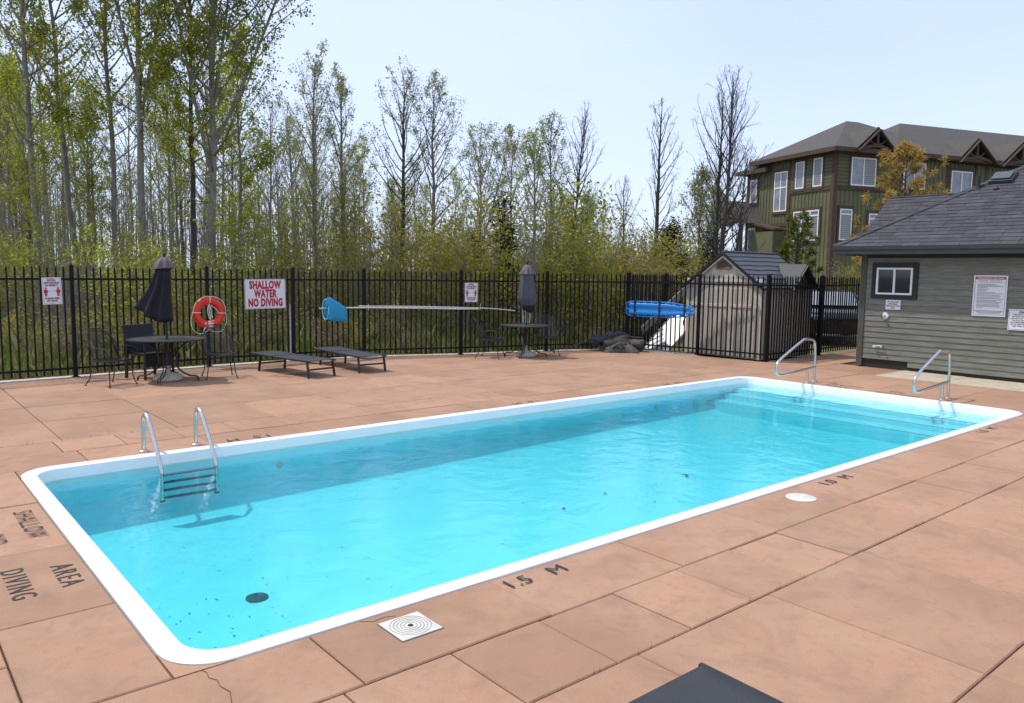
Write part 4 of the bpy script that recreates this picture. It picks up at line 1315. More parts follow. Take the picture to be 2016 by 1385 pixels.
# vent
ve = empty('gable_vent', (-0.005, 0, 2.13), parent=sh)
m = MB(); P = [(-0.01, 0.205 * math.cos(a), 0.205 * math.sin(a)) for a in [math.pi * k / 14 for k in range(15)]]
m.tube(P + [P[0]], 0.022, 6, cap=False); m.build('frame', TAUPE, ve, smooth=True)
m = MB(); m.prism([(0.02, 0.19 * math.cos(a), 0.19 * math.sin(a)) for a in [math.pi * k / 14 for k in range(15)]], (-0.01, 0, 0)); m.build('backing', DARKPLA, ve)
for k in range(6):
    z = 0.02 + 0.029 * k; w_ = math.sqrt(max(0.001, 0.19 ** 2 - z * z))
    m = MB(); m.box((-0.008, 0, z), (0.03, 2 * w_, 0.012), rotm(0, R_(28), 0)); m.build('slat', TAUPE, ve)
# roof: wavy courses
def shed_slope(sgn, x0, x1, name='roof_course', z_off=0.0, ncl=8, yh=ho + 0.09, base=sh):
    run = yh; rise = (SR - SE) / ho * yh
    for k in range(ncl):
        t0_, t1_ = k / ncl, (k + 1) / ncl + 0.012
        nn = 26
        vs = []
        for i in range(nn + 1):
            x = x0 + (x1 - x0) * i / nn
            wob = 0.007 * math.sin(x * 7.0 + k * 1.3)
            for (t, lift) in ((t0_, 0.004), (t1_ + wob, 0.026)):
                vs.append((x, sgn * run * t, SR + 0.015 - rise * t + lift + z_off))
            vs.append((x, sgn * run * (t1_ + wob), SR + 0.015 - rise * t1_ - 0.012 + z_off))
        fs = []
        for i in range(nn):
            a = i * 3
            fs += [(a, a + 1, a + 4, a + 3), (a + 1, a + 2, a + 5, a + 4)]
        m = MB(); m.add(vs, fs); m.build(name, SHROOF, base, smooth=True)
shed_slope(-1, -0.10, SX1 - SX0 + 0.10); shed_slope(1, -0.10, SX1 - SX0 + 0.10)
m = MB(); m.tube([(-0.10, 0, SR + 0.022), (SX1 - SX0 + 0.10, 0, SR + 0.022)], 0.035, 8); m.build('ridge_cap', SHROOF, sh, smooth=True)
for s in (-1, 1):
    m = MB(); yh = ho + 0.09; m.bar((-0.085, 0, SR - 0.02), (-0.085, s * yh, SR - 0.02 - (SR - SE) / ho * yh), 0.03, 0.075, up=(1, 0, 0)); m.build('barge_board', DARKPLA, sh)
    m = MB(); yh = ho + 0.02; m.bar((-0.045, 0, SR - 0.085), (-0.045, s * yh, SR - 0.085 - (SR - SE) / ho * yh), 0.03, 0.07, up=(1, 0, 0)); m.build('inner_barge', BEIGE2, sh)
# small cross gable over the side door
dg = empty('door_gable', (1.62, -ho, 0), parent=sh)
m = MB(); m.prism([(-0.45, -0.03, SE - 0.03), (0.45, -0.03, SE - 0.03), (0, -0.03, SE + 0.42)], (0, 0.1, 0)); m.build('gable_face', TAUPE, dg)
for s in (-1, 1):
    P = [(0, -0.16, SE + 0.50), (s * 0.58, -0.16, SE - 0.08), (s * 0.58, 0.10, SE - 0.08), (0, 0.60, SE + 0.50)]
    m = MB(); m.prism(P, (0, 0, 0.035)); m.build('roof_sheet', mat('shed_dormer_shade_grey', lin(0.026, 0.027, 0.031), rough=0.6), dg)  # roof grey painted darker to counter the sun on this slope
    m = MB(); m.bar((0, -0.165, SE + 0.49), (s * 0.58, -0.165, SE - 0.09), 0.03, 0.07, up=(0, 1, 0)); m.build('barge_board', DARKPLA, dg)

# ------------------------------------------------------------------ clubhouse
WX = 15.93
LAP = mat('lap_siding_olive', lin(0.182, 0.183, 0.148), rough=0.8, var=0.34, scale=5, stretch=(1.0, 0.5, 9.0), bump=0.3, bscale=40, objvar=0.09, spots=(7.0, 0.64, lin(0.11, 0.115, 0.075)))
DTRIM = mat('dark_trim', lin(0.020, 0.021, 0.017), rough=0.75, var=0.2, scale=12)
FASCIA = mat('fascia_charcoal', lin(0.028, 0.030, 0.030), rough=0.55, var=0.15, scale=5)
SHING = mat('charcoal_shingle', lin(0.060, 0.059, 0.064), rough=0.92, var=0.28, scale=3.5, bump=0.6, bscale=160, objvar=0.2, coords='World', detail=8)
GLASSD = mat('dark_glass', lin(0.02, 0.028, 0.03), rough=0.06, spec=0.7)
VINYL = mat('white_vinyl', lin(0.72, 0.72, 0.72), rough=0.4)
CY1, CY0 = 4.45, -0.35
ch = empty('clubhouse', (WX, CY1, 0), label='low olive lap-sided pool house with charcoal shingle hip roof', cat='building')
def K_(x, y, z): return (x - WX, y - CY1, z)
m = MB(); m.span(0.02, 9.0, CY0 - CY1 + 0.02, -0.02, 0.0, 2.45); m.build('wall_core', DTRIM, ch)
zb = 0.075
for k in range(20):
    z0 = zb + 0.119 * k; z1 = z0 + 0.128
    if z0 > 2.42: break
    z1 = min(z1, 2.47)
    y_end = -0.10
    y_st = CY0 - CY1
    m = MB()
    yc = 1.09 - 0.0
    start = y_st
    if k == 0: m.add([(0.02, start, z0 + 0.0), (0.02, -1.08, z0), (0.02, -1.08, z1), (0.02, start, z1), (-0.020, start, z0), (-0.020, -1.08, z0), (-0.004, -1.08, z1), (-0.004, start, z1)],
                     [(0, 1, 2, 3), (7, 6, 5, 4), (0, 4, 5, 1), (1, 5, 6, 2), (2, 6, 7, 3), (3, 7, 4, 0)])
    else: m.add([(0.02, start, z0), (0.02, y_end, z0), (0.02, y_end, z1), (0.02, start, z1), (-0.020, start, z0), (-0.020, y_end, z0), (-0.004, y_end, z1), (-0.004, start, z1)],
                [(0, 1, 2, 3), (7, 6, 5, 4), (0, 4, 5, 1), (1, 5, 6, 2), (2, 6, 7, 3), (3, 7, 4, 0)])
    m.build('siding_board', LAP, ch)
# side wall toward the shed
for k in range(20):
    z0 = zb + 0.119 * k; z1 = min(z0 + 0.128, 2.47)
    if z0 > 2.42: break
    m = MB(); m.add([(0.10, 0.02 - 0.04, z0), (6.0, -0.02, z0), (6.0, -0.02, z1), (0.10, -0.02, z1), (0.10, 0.020, z0), (6.0, 0.020, z0), (6.0, 0.004, z1), (0.10, 0.004, z1)],
                    [(0, 1, 2, 3), (7, 6, 5, 4), (0, 4, 5, 1), (1, 5, 6, 2), (2, 6, 7, 3), (3, 7, 4, 0)])
    m.build('siding_board', LAP, ch)
m = MB(); m.span(-0.035, 0.06, -0.095, 0.03, 0.02, 2.47); m.build('corner_board', mat('corner_board_olive', lin(0.075, 0.078, 0.058), rough=0.8, var=0.25, scale=8, stretch=(6, 6, 0.6)), ch, bevel=0.004)
m = MB(); m.span(-0.030, 0.02, CY0 - CY1, -0.09, 2.38, 2.475); m.build('frieze_board', DTRIM, ch)
# window
wy0, wy1, wz0, wz1 = 3.26 - CY1, 4.225 - CY1, 1.515, 2.28
m = MB(); t = 0.105
m.span(-0.045, 0.0, wy0, wy0 + t, wz0, wz1); m.span(-0.045, 0.0, wy1 - t, wy1, wz0, wz1); m.span(-0.0455, 0.0, wy0 + t, wy1 - t, wz1 - t, wz1); m.span(-0.0455, 0.0, wy0 + t, wy1 - t, wz0, wz0 + t * 0.85)
win = m.build('window', DTRIM, ch); win['label'] = 'sliding window with wide dark casing'
a0, a1, b0_, b1_ = wy0 + t, wy1 - t, wz0 + t * 0.85, wz1 - t
m = MB(); f_ = 0.038
m.span(-0.060, -0.01, a0, a0 + f_, b0_, b1_); m.span(-0.060, -0.01, a1 - f_, a1, b0_, b1_); m.span(-0.0605, -0.01, a0 + f_, a1 - f_, b0_, b0_ + f_); m.span(-0.0605, -0.01, a0 + f_, a1 - f_, b1_ - f_, b1_)
m.span(-0.057, -0.01, (a0 + a1) / 2 - 0.02, (a0 + a1) / 2 + 0.02, b0_ + f_, b1_ - f_); m.build('frame', VINYL, win)
for (p, q) in ((a0 + f_, (a0 + a1) / 2 - 0.02), ((a0 + a1) / 2 + 0.02, a1 - f_)):
    m = MB(); m.span(-0.030, -0.022, p, q, b0_ + f_, b1_ - f_); m.build('pane', GLASSD, win)
# roof
EX, EY1, EY0, EZ, PITCH = 15.52, 4.91, -0.76, 2.615, 0.64
YR = (EY1 + EY0) / 2; ZR = EZ + PITCH * (EY1 - YR); XR = EX + (EY1 - YR)
m = MB()
m.add([K_(EX, EY0, EZ - 0.02), K_(EX, EY1, EZ - 0.02), K_(25, EY1, EZ - 0.02), K_(25, EY0, EZ - 0.02), K_(XR, YR, ZR - 0.02), K_(25, YR, ZR - 0.02)], [(0, 1, 4), (1, 2, 5, 4), (0, 4, 5, 3), (0, 3, 2, 1), (2, 3, 5)])
rf = m.build('roof', SHING, ch)
# fascia and gutter line
m = MB(); m.span(EX - WX - 0.03, EX - WX, EY0 - CY1, EY1 - CY1 + 0.03, EZ - 0.165, EZ - 0.005); m.build('fascia', FASCIA, rf, bevel=0.004)
m = MB(); m.span(EX - WX, 6.0, EY1 - CY1, EY1 - CY1 + 0.03, EZ - 0.165, EZ - 0.0055); m.build('fascia', FASCIA, rf)
m = MB(); m.span(EX - WX - 0.045, EX - WX - 0.0305, EY0 - CY1, EY1 - CY1 + 0.04, EZ - 0.06, EZ + 0.005); m.build('drip_edge', FASCIA, rf)
m = MB(); m.span(EX - WX, 0.02, EY0 - CY1, EY1 - CY1, EZ - 0.135, EZ - 0.125); m.span(0.02, 6.0, 0.02, EY1 - CY1, EZ - 0.135, EZ - 0.1255); m.build('soffit', DTRIM, rf)
# shingles: each tab its own piece, clipped at the hips
def shingle_plane(o, ux, vx, nrm, outline, course, tab, parent, seed, cap=290):
    """o origin (eave corner), ux along eave, vx up the slope (unit vectors); outline polygon in (u, v)"""
    r_ = random.Random(seed)
    o, ux, vx, nrm = Vector(o), Vector(ux), Vector(vx), Vector(nrm)
    us = [p[0] for p in outline]; vs_ = [p[1] for p in outline]
    v = 0.0; row = 0; cnt = 0
    while v < max(vs_):
        u = min(us) - r_.uniform(0, tab)
        while u < max(us):
            w_ = tab * r_.choice((0.8, 1.0, 1.0, 1.25))
            P = clip_rect(outline, u + 0.003, u + w_ - 0.003, v, v + course + 0.012)
            if len(P) >= 3 and abs(area2(P)) > 0.0015:
                if area2(P) < 0: P = P[::-1]
                base = [o + ux * a + vx * b for a, b in P]
                th = 0.011 + r_.choice((0, 0, 0.004))
                top = [q + nrm * (th * (1 - 0.75 * max(0, (P[i][1] - v)) / (course + 0.012)) + 0.003) for i, q in enumerate(base)]
                n = len(P)
                c = sum(base, Vector()) / n
                me = bpy.data.meshes.new('shingle')
                me.from_pydata([q - c for q in base] + [q - c for q in top], [], [tuple(range(n, 2 * n))] + [(i, (i + 1) % n, n + (i + 1) % n, n + i) for i in range(n)])
                me.update()
                link('shingle', me, SHING, parent, c); cnt += 1
            u += w_
        v += course; row += 1
    return cnt
sl = math.sqrt(1 + PITCH * PITCH)
hyp = (XR - EX) * sl
# hip face toward the pool; only the half that the picture can show is laid tab by tab
shingle_plane(K_(EX - 0.035, EY1 + 0.03, EZ + 0.0), (0, -1, 0), (1 / sl, 0, PITCH / sl), (-PITCH / sl, 0, 1 / sl),
              [(0, 0), (4.3, 0), (4.3, hyp * 0.47 * 1.2), (2.84, hyp)] if False else [(0, 0), (4.6, 0), (4.6, (5.62 - 4.6) * sl), (2.81, hyp)], 0.142, 0.36, rf, 21)
# hip cap
hp0, hp1 = Vector(K_(EX - 0.03, EY1 + 0.03, EZ + 0.012)), Vector(K_(XR, YR, ZR + 0.02))
nn = 17
for k in range(nn):
    a = hp0.lerp(hp1, k / nn); b = hp0.lerp(hp1, (k + 1) / nn + 0.008)
    d_ = (b - a).normalized()
    s1 = (Vector((0, -1, 0)) - Vector((-PITCH / sl, 0, 1 / sl)) * 0).normalized() * 0.105 + Vector((0.0, 0, 0.0))
    s1 = Vector((0.045, -0.10, 0.0)); s2 = Vector((0.10, -0.045, 0)); 
    lz = Vector((0, 0, 0.045)); lo_ = Vector((0, 0, -0.004))
    e1 = Vector((-0.0, -0.15, 0.0)) ; e2 = Vector((0.15, 0.0, 0.0))
    m = MB(); m.add([a + lz, b + lz * 0.6, b + e1 + Vector((0, 0, 0.020)), a + e1 + Vector((0, 0, 0.034)), b + e2 + Vector((0, 0, 0.020)), a + e2 + Vector((0, 0, 0.034)), a, a + e1, a + e2],
                    [(0, 3, 2, 1), (0, 1, 4, 5), (0, 6, 7, 3), (0, 5, 8, 6)]); m.build('hip_cap', SHING, rf)
# rear wing, ridge across; its slope shows to the side of the hip
GX, GYE, GZ = 19.0, 5.37, 3.94
wing = MB(); P2 = 0.80
wing.add([K_(GX - 1.75, GYE, GZ - 1.75 * P2), K_(GX, GYE, GZ), K_(GX + 1.75, GYE, GZ - 1.75 * P2), K_(GX - 1.75, 0, GZ - 1.75 * P2), K_(GX, 0, GZ), K_(GX + 1.75, 0, GZ - 1.75 * P2)], [(0, 1, 4, 3), (1, 2, 5, 4), (0, 2, 1), (3, 4, 5), (0, 3, 5, 2)])
wg = wing.build('wing_roof', SHING, ch)
m = MB(); m.span(GX - 1.2 - WX, GX + 1.2 - WX, 0.1, GYE - CY1 - 0.35, 0, 2.9); m.build('wing_wall', LAP, ch)
s2_ = math.sqrt(1 + P2 * P2)
shingle_plane(K_(GX - 1.75, GYE + 0.02, GZ - 1.75 * P2), (0, -1, 0), (1 / s2_, 0, P2 / s2_), (-P2 / s2_, 0, 1 / s2_), [(0, 0), (3.0, 0), (3.0, 1.75 * s2_), (0, 1.75 * s2_)], 0.142, 0.36, wg, 22)
m = MB(); m.tube([K_(GX, GYE + 0.02, GZ + 0.012), K_(GX, 1.6, GZ + 0.012)], 0.03, 6); m.build('ridge_cap', SHING, wg)
# roof fittings
def on_hip(y, up): # point on the hip face: y along the eave, up = horizontal run from the eave
    return Vector(K_(EX + up, y, EZ + PITCH * up))
q = on_hip(2.82, 1.95)
m = MB(); m.tube([q + Vector((0, 0, -0.05)), q + Vector((0, 0, 0.29))], 0.05, 12); vp = m.build('vent_pipe', DARKPLA, rf, smooth=True)
m = MB(); m.box(q + Vector((-0.08, 0, -0.03)), (0.40, 0.21, 0.012), rotm(0, -math.atan(PITCH), 0)); m.lathe([(0.085, -0.02), (0.06, 0.07)], 12, q); m.build('flashing', DARKPLA, vp)
q = on_hip(2.42, 2.22)
m = MB(); m.box(q + Vector((0, 0, 0.05)), (0.44, 0.50, 0.14), rotm(0, -math.atan(PITCH), 0), taper=0.86); bx_ = m.build('roof_vent_box', DARKPLA, rf, bevel=0.01)
m = MB(); m.box(q + Vector((-0.06, 0, 0.125)), (0.30, 0.36, 0.02), rotm(0, -math.atan(PITCH), 0)); m.build('lid', mat('glazed_lid', lin(0.07, 0.08, 0.09), rough=0.3), bx_)
q = on_hip(2.42, 1.86)
m = MB(); m.lathe([(0.05, 0), (0.055, 0.05), (0.02, 0.09)], 12, q + Vector((0, 0, 0.01))); m.build('vent_cap', DARKPLA, rf, smooth=True)
# ---- things fixed to the clubhouse wall
def wall_sign(y, z, w, h, label, border=None, cat='sign'):
    rt = empty('wall_sign', (WX - 0.030, y, z), -math.pi / 2, label=label, cat=cat)
    m = MB(); m.box((0, 0, 0), (w, 0.008, h)); m.build('plate', SIGNW, rt, bevel=0.002)
    if border:
        bm_, ins, t = border
        f = MB()
        for sx in (-1, 1): f.box((sx * (w / 2 - ins), -0.0048, 0), (t, 0.002, h - 2 * ins))
        for sz in (-1, 1): f.box((0, -0.0048, sz * (h / 2 - ins)), (w - 2 * ins - t * 1.02, 0.002, t))
        f.build('border', bm_, rt)
    return rt
sg = wall_sign(3.742, 1.388, 0.315, 0.205, 'small white No Alcoholic Beverages notice under the window')
for k, s in enumerate(('No Alcoholic', 'Beverages', 'Allowed in Pool', 'Area')):
    text_on(sg, s, 0.045, 0, 0.064 - 0.043 * k, SIGNK, bold=0.0012, y=-0.0065)
sg = wall_sign(1.895, 1.64, 0.60, 0.80, 'tall white pool rules board with red heading on the siding', border=(SIGNP, 0.030, 0.005))
m = MB(); m.box((0, -0.0055, 0.345), (0.53, 0.002, 0.05)); m.build('heading_band', SIGNR, sg)
text_on(sg, 'TANGLEWOOD POOL RULES', 0.036, 0, 0.345, SIGNW, bold=0.001, y=-0.0085)
text_on(sg, 'POOL HOURS:     9:00 AM TO 9:00 PM', 0.024, 0.0, 0.295, SIGNK, y=-0.0065)
text_on(sg, 'QUIET HOURS:   9:00 PM TO 9:00 AM', 0.024, 0.0, 0.263, SIGNK, y=-0.0065)
r_ = random.Random(6); m = MB()
z = 0.222
while z > -0.265:
    w_ = r_.uniform(0.40, 0.47) if r_.random() < 0.65 else r_.uniform(0.12, 0.36)
    m.box((-0.225 + w_ / 2, -0.0052, z), (w_, 0.0012, 0.0075)); z -= 0.0205 if r_.random() < 0.7 else 0.028
for w_, z in ((0.50, -0.295), (0.46, -0.317), (0.40, -0.340)): m.box((0, -0.0052, z), (w_, 0.0012, 0.008))
m.build('rule_lines', mat('sign_text_grey', lin(0.12, 0.12, 0.13), rough=0.6), sg)
sg = wall_sign(1.24, 1.20, 0.60, 0.405, 'white CAUTION unsupervised pool notice cut by the picture edge', border=(SIGNK, 0.018, 0.004))
text_on(sg, 'CAUTION', 0.055, 0, 0.145, SIGNK, bold=0.003, y=-0.0065)
for k, s in enumerate(('THIS POOL IS UNSUPERVISED', 'BATHERS UNDER 12 YEARS OF', 'AGE ARE NOT ALLOWED WITHIN', 'THE POOL ENCLOSURE UNLESS', 'ACCOMPANIED BY A PARENT OR', 'HIS OR HER AGENT WHO IS NOT', 'LESS THAN 16 YEARS OF AGE')):
    text_on(sg, s, 0.034, 0, 0.098 - 0.037 * k, SIGNK, bold=0.0008, y=-0.0065)
CHROME = mat('chrome', lin(0.75, 0.76, 0.78), rough=0.12, metal=1.0)
sv = empty('shower_valve', (WX - 0.022, 3.90, 1.14), label='round chrome valve on the siding below the small notice', cat='valve')
m = MB(); m.lathe([(0.078, 0), (0.078, 0.01), (0.06, 0.022), (0.03, 0.03)], 24); o = m.build('escutcheon', CHROME, sv, smooth=True, rot=(0, R_(-90), 0))
m = MB(); m.lathe([(0.026, 0.02), (0.03, 0.06), (0.022, 0.085), (0.008, 0.09)], 14); m.build('knob', CHROME, sv, smooth=True, rot=(0, R_(-90), 0))
hb = empty('hose_tap', (WX - 0.02, 3.90, 0.485), label='small brass and white hose tap low on the siding', cat='tap')
m = MB(); m.tube([(0, 0, 0), (-0.07, 0, 0), (-0.10, 0, -0.04)], 0.013, 8); m.build('spout', CHROME, hb, smooth=True)
m = MB(); m.tube([(-0.05, 0, 0.0), (-0.05, 0.07, 0.005), (-0.05, 0.17, -0.012)], 0.011, 8); m.box((-0.05, 0.17, -0.012), (0.035, 0.05, 0.045)); m.build('handle', VINYL, hb)
# ------------------------------------------------------------------ green townhouse behind
HG = mat('house_green', lin(0.118, 0.120, 0.058), rough=0.8, var=0.2, scale=0.8, bump=0.2, bscale=20)
HGL = mat('house_green_lap', lin(0.098, 0.102, 0.048), rough=0.8, var=0.2, scale=0.8)
HBR = mat('house_brown_trim', lin(0.075, 0.042, 0.027), rough=0.8, var=0.25, scale=3)
HROOF = mat('house_brown_shingle', lin(0.105, 0.092, 0.079), rough=0.95, col2=lin(0.052, 0.046, 0.040), scale=9, detail=9, bump=0.6, bscale=14, stretch=(1, 1, 2.2))
HGLASS = mat('house_glass', lin(0.20, 0.22, 0.25), rough=0.05, spec=0.8, var=0.5, scale=0.9)
BLIND = mat('shutter_white', lin(0.27, 0.265, 0.25), rough=0.6)
HW = mat('house_window_white', lin(0.74, 0.73, 0.72), rough=0.5)
HANG = R_(-19.826)
hs = empty('townhouse', (39.485, 17.762, 0), HANG, label='tall green board-and-batten townhouse with brown timber gables and brown roof', cat='building')
m = MB(); m.span(0.0, 22, 0.0, 7.4, -0.1, 8.7); m.build('wall', HG, hs)
# board and batten / lap cladding, each facade one cladding part
def cladding(name, shapes, mm):
    m = MB()
    for s in shapes: m.span(*s)
    o = m.build(name, mm, hs); o['kind'] = 'stuff'; return o
sh_ = []
x = 0.2
while x < 22:
    sh_.append((x - 0.03, x + 0.03, -0.03, 0.0, 0.0, 6.6)); x += 0.30
x = 4.4
while x < 22:
    sh_.append((x - 0.03, x + 0.03, -0.031, 0.0, 6.75, 8.7)); x += 0.30
cladding('batten_cladding', sh_, HG)
sh_ = []
y = 0.25
while y < 7.3:
    sh_.append((-0.03, 0.0, y - 0.03, y + 0.03, 0.0, 6.6 if y < 3.5 else 8.6)); y += 0.28
cladding('batten_cladding', sh_, HG)
sh_ = []
z = 6.82
while z < 8.6:
    sh_.append((-0.045, 0.0, 0.0, 3.45, z, z + 0.165)); sh_.append((0.0, 4.3, -0.045, 0.0, z, z + 0.165)); z += 0.19
cladding('lap_cladding', sh_, HGL)
# trim boards
for s in ((-0.07, 0.16, -0.07, 0.16, 0, 8.6), (-0.06, 0.0, 3.42, 3.58, 0, 8.6), (-0.065, 0.0, 0.16, 3.42, 6.60, 6.80), (0.16, 4.3, -0.065, 0.0, 6.60, 6.80), (4.25, 4.40, -0.06, 0.0, 0.0, 8.6), (-0.062, 0.0, 3.58, 5.6, 4.82, 5.02),
          (-0.06, 0.0, 7.25, 7.42, 0, 8.3), (8.0, 8.14, -0.06, 0, 6.0, 8.5), (10.2, 10.34, -0.06, 0, 6.0, 8.5), (11.0, 11.14, -0.06, 0, 6.0, 8.5)):
    m = MB(); m.span(*s); m.build('trim_board', HBR, hs)
def house_window(side, a0, a1, z0, z1, cols, transom=0.0, cross=None, shutters=(), drop=0.0):
    """side 'R': facade along local x at y=0 ; 'L': facade along local y at x=0"""
    def sp(m, p0, p1, q0, q1, d0, d1):
        if side == 'R': m.span(p0, p1, -d1, -d0, q0, q1)
        else: m.span(-d1, -d0, p0, p1, q0, q1)
    m = MB(); t = 0.13
    sp(m, a0 - t, a1 + t, z1, z1 + 0.17, 0.0, 0.075); sp(m, a0 - t, a1 + t, z0 - 0.15, z0, 0.0, 0.085); sp(m, a0 - t, a0, z0, z1, 0.0, 0.07); sp(m, a1, a1 + t, z0, z1, 0.0, 0.07)
    w_ = m.build('window', HBR, hs)
    m = MB(); f = 0.075
    sp(m, a0, a0 + f, z0, z1, 0.0, 0.09); sp(m, a1 - f, a1, z0, z1, 0.0, 0.09); sp(m, a0 + f, a1 - f, z0, z0 + f, 0.0, 0.091); sp(m, a0 + f, a1 - f, z1 - f, z1, 0.0, 0.091)
    for k in range(1, cols):
        c = a0 + (a1 - a0) * k / cols; sp(m, c - f * 0.5, c + f * 0.5, z0 + f, z1 - f, 0.0, 0.089)
    zt = z1 - transom
    if transom: sp(m, a0 + f, a1 - f, zt - f * 0.5, zt + f * 0.5, 0.0, 0.088)
    m.build('frame', HW, w_)
    for k in range(cols):
        p0, p1 = a0 + (a1 - a0) * k / cols + f * 0.5, a0 + (a1 - a0) * (k + 1) / cols - f * 0.5
        m = MB(); sp(m, p0, p1, z0 + f, z1 - f, 0.050, 0.056); m.build('pane', HGLASS, w_)
        if k in shutters:
            m = MB(); zz = z0 + f + 0.05
            top_ = (zt if transom else z1) - f - 0.04
            while zz < top_:
                sp(m, p0 + 0.03, p1 - 0.03, zz, zz + 0.055, 0.058, 0.075); zz += 0.105
            o = m.build('shutter', BLIND, w_)
house_window('R', 1.05, 2.76, 6.85, 8.36, 2, shutters=(1,))
house_window('R', 4.72, 6.34, 6.85, 8.33, 2, shutters=(0,))
house_window('R', 8.30, 9.92, 6.40, 8.04, 2)
house_window('R', 0.45, 1.28, 3.90, 5.58, 1, transom=0.28, shutters=(0,))
house_window('R', 2.45, 3.40, 3.90, 5.40, 1, transom=0.28, shutters=(0,))
house_window('L', 0.85, 1.55, 6.85, 8.40, 1, shutters=(0,))
house_window('L', 2.28, 2.99, 6.85, 8.36, 1)
house_window('L', 3.66, 4.80, 5.68, 7.98, 2, transom=0.92, shutters=(0,))
house_window('L', 6.42, 7.06, 6.38, 7.76, 1)
house_window('L', 0.94, 3.00, 3.90, 5.58, 3, transom=0.30, shutters=(0, 1))
# roofs
def hip_roof(x0, x1, y0, y1, ze, rx0, rx1, ry, zr, name='roof'):
    m = MB()
    m.add([(x0, y0, ze), (x1, y0, ze), (x1, y1, ze), (x0, y1, ze), (rx0, ry, zr), (rx1, ry, zr), (x0, y0, ze - 0.05), (x1, y0, ze - 0.05), (x1, y1, ze - 0.05), (x0, y1, ze - 0.05)],
          [(0, 1, 5, 4), (1, 2, 5), (2, 3, 4, 5), (3, 0, 4), (6, 7, 1, 0), (7, 8, 2, 1), (8, 9, 3, 2), (9, 6, 0, 3), (9, 8, 7, 6)])
    r = m.build(name, HROOF, hs)
    m = MB()
    m.span(x0 - 0.03, x1 + 0.03, y0 - 0.03, y0, ze - 0.24, ze - 0.006); m.span(x0 - 0.03, x0, y0 + 0.001, y1, ze - 0.24, ze - 0.006); m.span(x0, x1, y0, y1, ze - 0.20, ze - 0.19); m.build('fascia', HBR, r)
    return r
hip_roof(-0.55, 10.0, -0.55, 6.6, 8.78, 4.3, 5.2, 4.0, 11.18)
hip_roof(3.5, 24, -0.50, 8.6, 8.74, 8.5, 20.0, 4.05, 11.38)
hip_roof(-0.45, 5.0, 5.2, 8.1, 8.32, 2.0, 3.5, 6.65, 9.3)
def timber_gable(xa, xb, xp, ze, zp, out=0.62):
    g = empty('gable', (0, 0, 0), parent=hs)
    m = MB()
    for (xe) in (xa, xb):
        d = 1 if xe > xp else -1
        m.prism([(xp, -out, zp + 0.03), (xe + d * 0.1, -out, ze - 0.05), (xe + d * 0.1, 2.6, ze - 0.05), (xp, 4.0, zp + 0.03)] if True else [], (0, 0, 0.05))
    m.build('gable_roof', HROOF, g)
    for xe in (xa, xb):
        m = MB(); m.bar((xp, -out - 0.03, zp - 0.09), (xe, -out - 0.03, ze - 0.13), 0.07, 0.25, up=(0, 1, 0)); m.build('barge_board', HBR, g)
    m = MB(); m.prism([(xa + 0.1, -0.05, ze - 0.1), (xb - 0.1, -0.05, ze - 0.1), (xp, -0.05, zp - 0.15)], (0, 0.4, 0)); m.build('gable_face', mat('gable_painted_shade', lin(0.03, 0.026, 0.02), rough=0.9), g)  # near-black colour stands in for the shade under the gable overhang
    w_ = (xb - xa)
    P = [(xa + w_ * (0.12 + 0.76 * k / 10), -out + 0.06, ze + 0.02 + 0.20 * math.sin(math.pi * k / 10)) for k in range(11)]
    m = MB()
    for p, q in zip(P, P[1:]): m.bar(p, q, 0.12, 0.16)
    m.build('arched_beam', HBR, g)
    m = MB(); m.bar((xp, -out + 0.06, ze + 0.15), (xp, -out + 0.06, zp - 0.2), 0.13); m.build('king_post', HBR, g)
    for s in (-1, 1):
        m = MB(); m.tube(smooth_path([(xp, -out + 0.06, ze + 0.28), (xp + s * w_ * 0.13, -out + 0.06, ze + 0.36), (xp + s * w_ * 0.20, -out + 0.06, ze + 0.52)], 4), 0.055, 5); m.build('brace', HBR, g)
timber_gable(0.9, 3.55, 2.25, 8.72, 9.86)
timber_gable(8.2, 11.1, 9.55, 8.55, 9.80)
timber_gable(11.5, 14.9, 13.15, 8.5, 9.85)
# side porch with its own gable, facing along the other facade
pc = empty('porch', (0, 0, 0), parent=hs)
for ye in (5.60, 8.75):
    m = MB(); d = 1 if ye > 7.2 else -1
    m.prism([(-1.6, 7.2, 6.42), (-1.6, ye + d * 0.05, 5.02), (0.0, ye + d * 0.05, 5.02), (0.0, 7.2, 6.42)], (0, 0, 0.05)); m.build('porch_roof', HROOF, pc)
    m = MB(); m.bar((-1.63, 7.2, 6.33), (-1.63, ye, 4.92), 0.07, 0.22, up=(1, 0, 0)); m.build('barge_board', HBR, pc)
m = MB()
P = [(-1.5, 5.9 + 2.6 * k / 10, 5.06 + 0.22 * math.sin(math.pi * k / 10)) for k in range(11)]
for p, q in zip(P, P[1:]): m.bar(p, q, 0.12, 0.16)
m.bar((-1.5, 7.2, 5.2), (-1.5, 7.2, 6.2), 0.13); m.build('truss', HBR, pc)
for y in (5.95, 8.45):
    m = MB(); m.span(-1.58, -1.38, y - 0.1, y + 0.1, 0.0, 5.06); m.build('post', HBR, pc)
m = MB(); m.span(-1.3, 0.0, 5.8, 8.6, 2.2, 2.4); m.build('porch_floor', HBR, pc)
m = MB(); m.span(-0.06, 0.0, 6.45, 7.15, 2.4, 4.85); dr = m.build('door', HW, pc)
m = MB(); m.span(-0.075, -0.06, 6.55, 7.05, 3.0, 4.7); m.build('pane', HGLASS, dr)
m = MB(); m.prism([(-0.9, 5.6, 4.95), (-0.9, 3.7, 4.55), (0, 3.7, 4.55), (0, 5.6, 4.95)], (0, 0, 0.12)); m.build('lean_to_roof', HBR, pc)
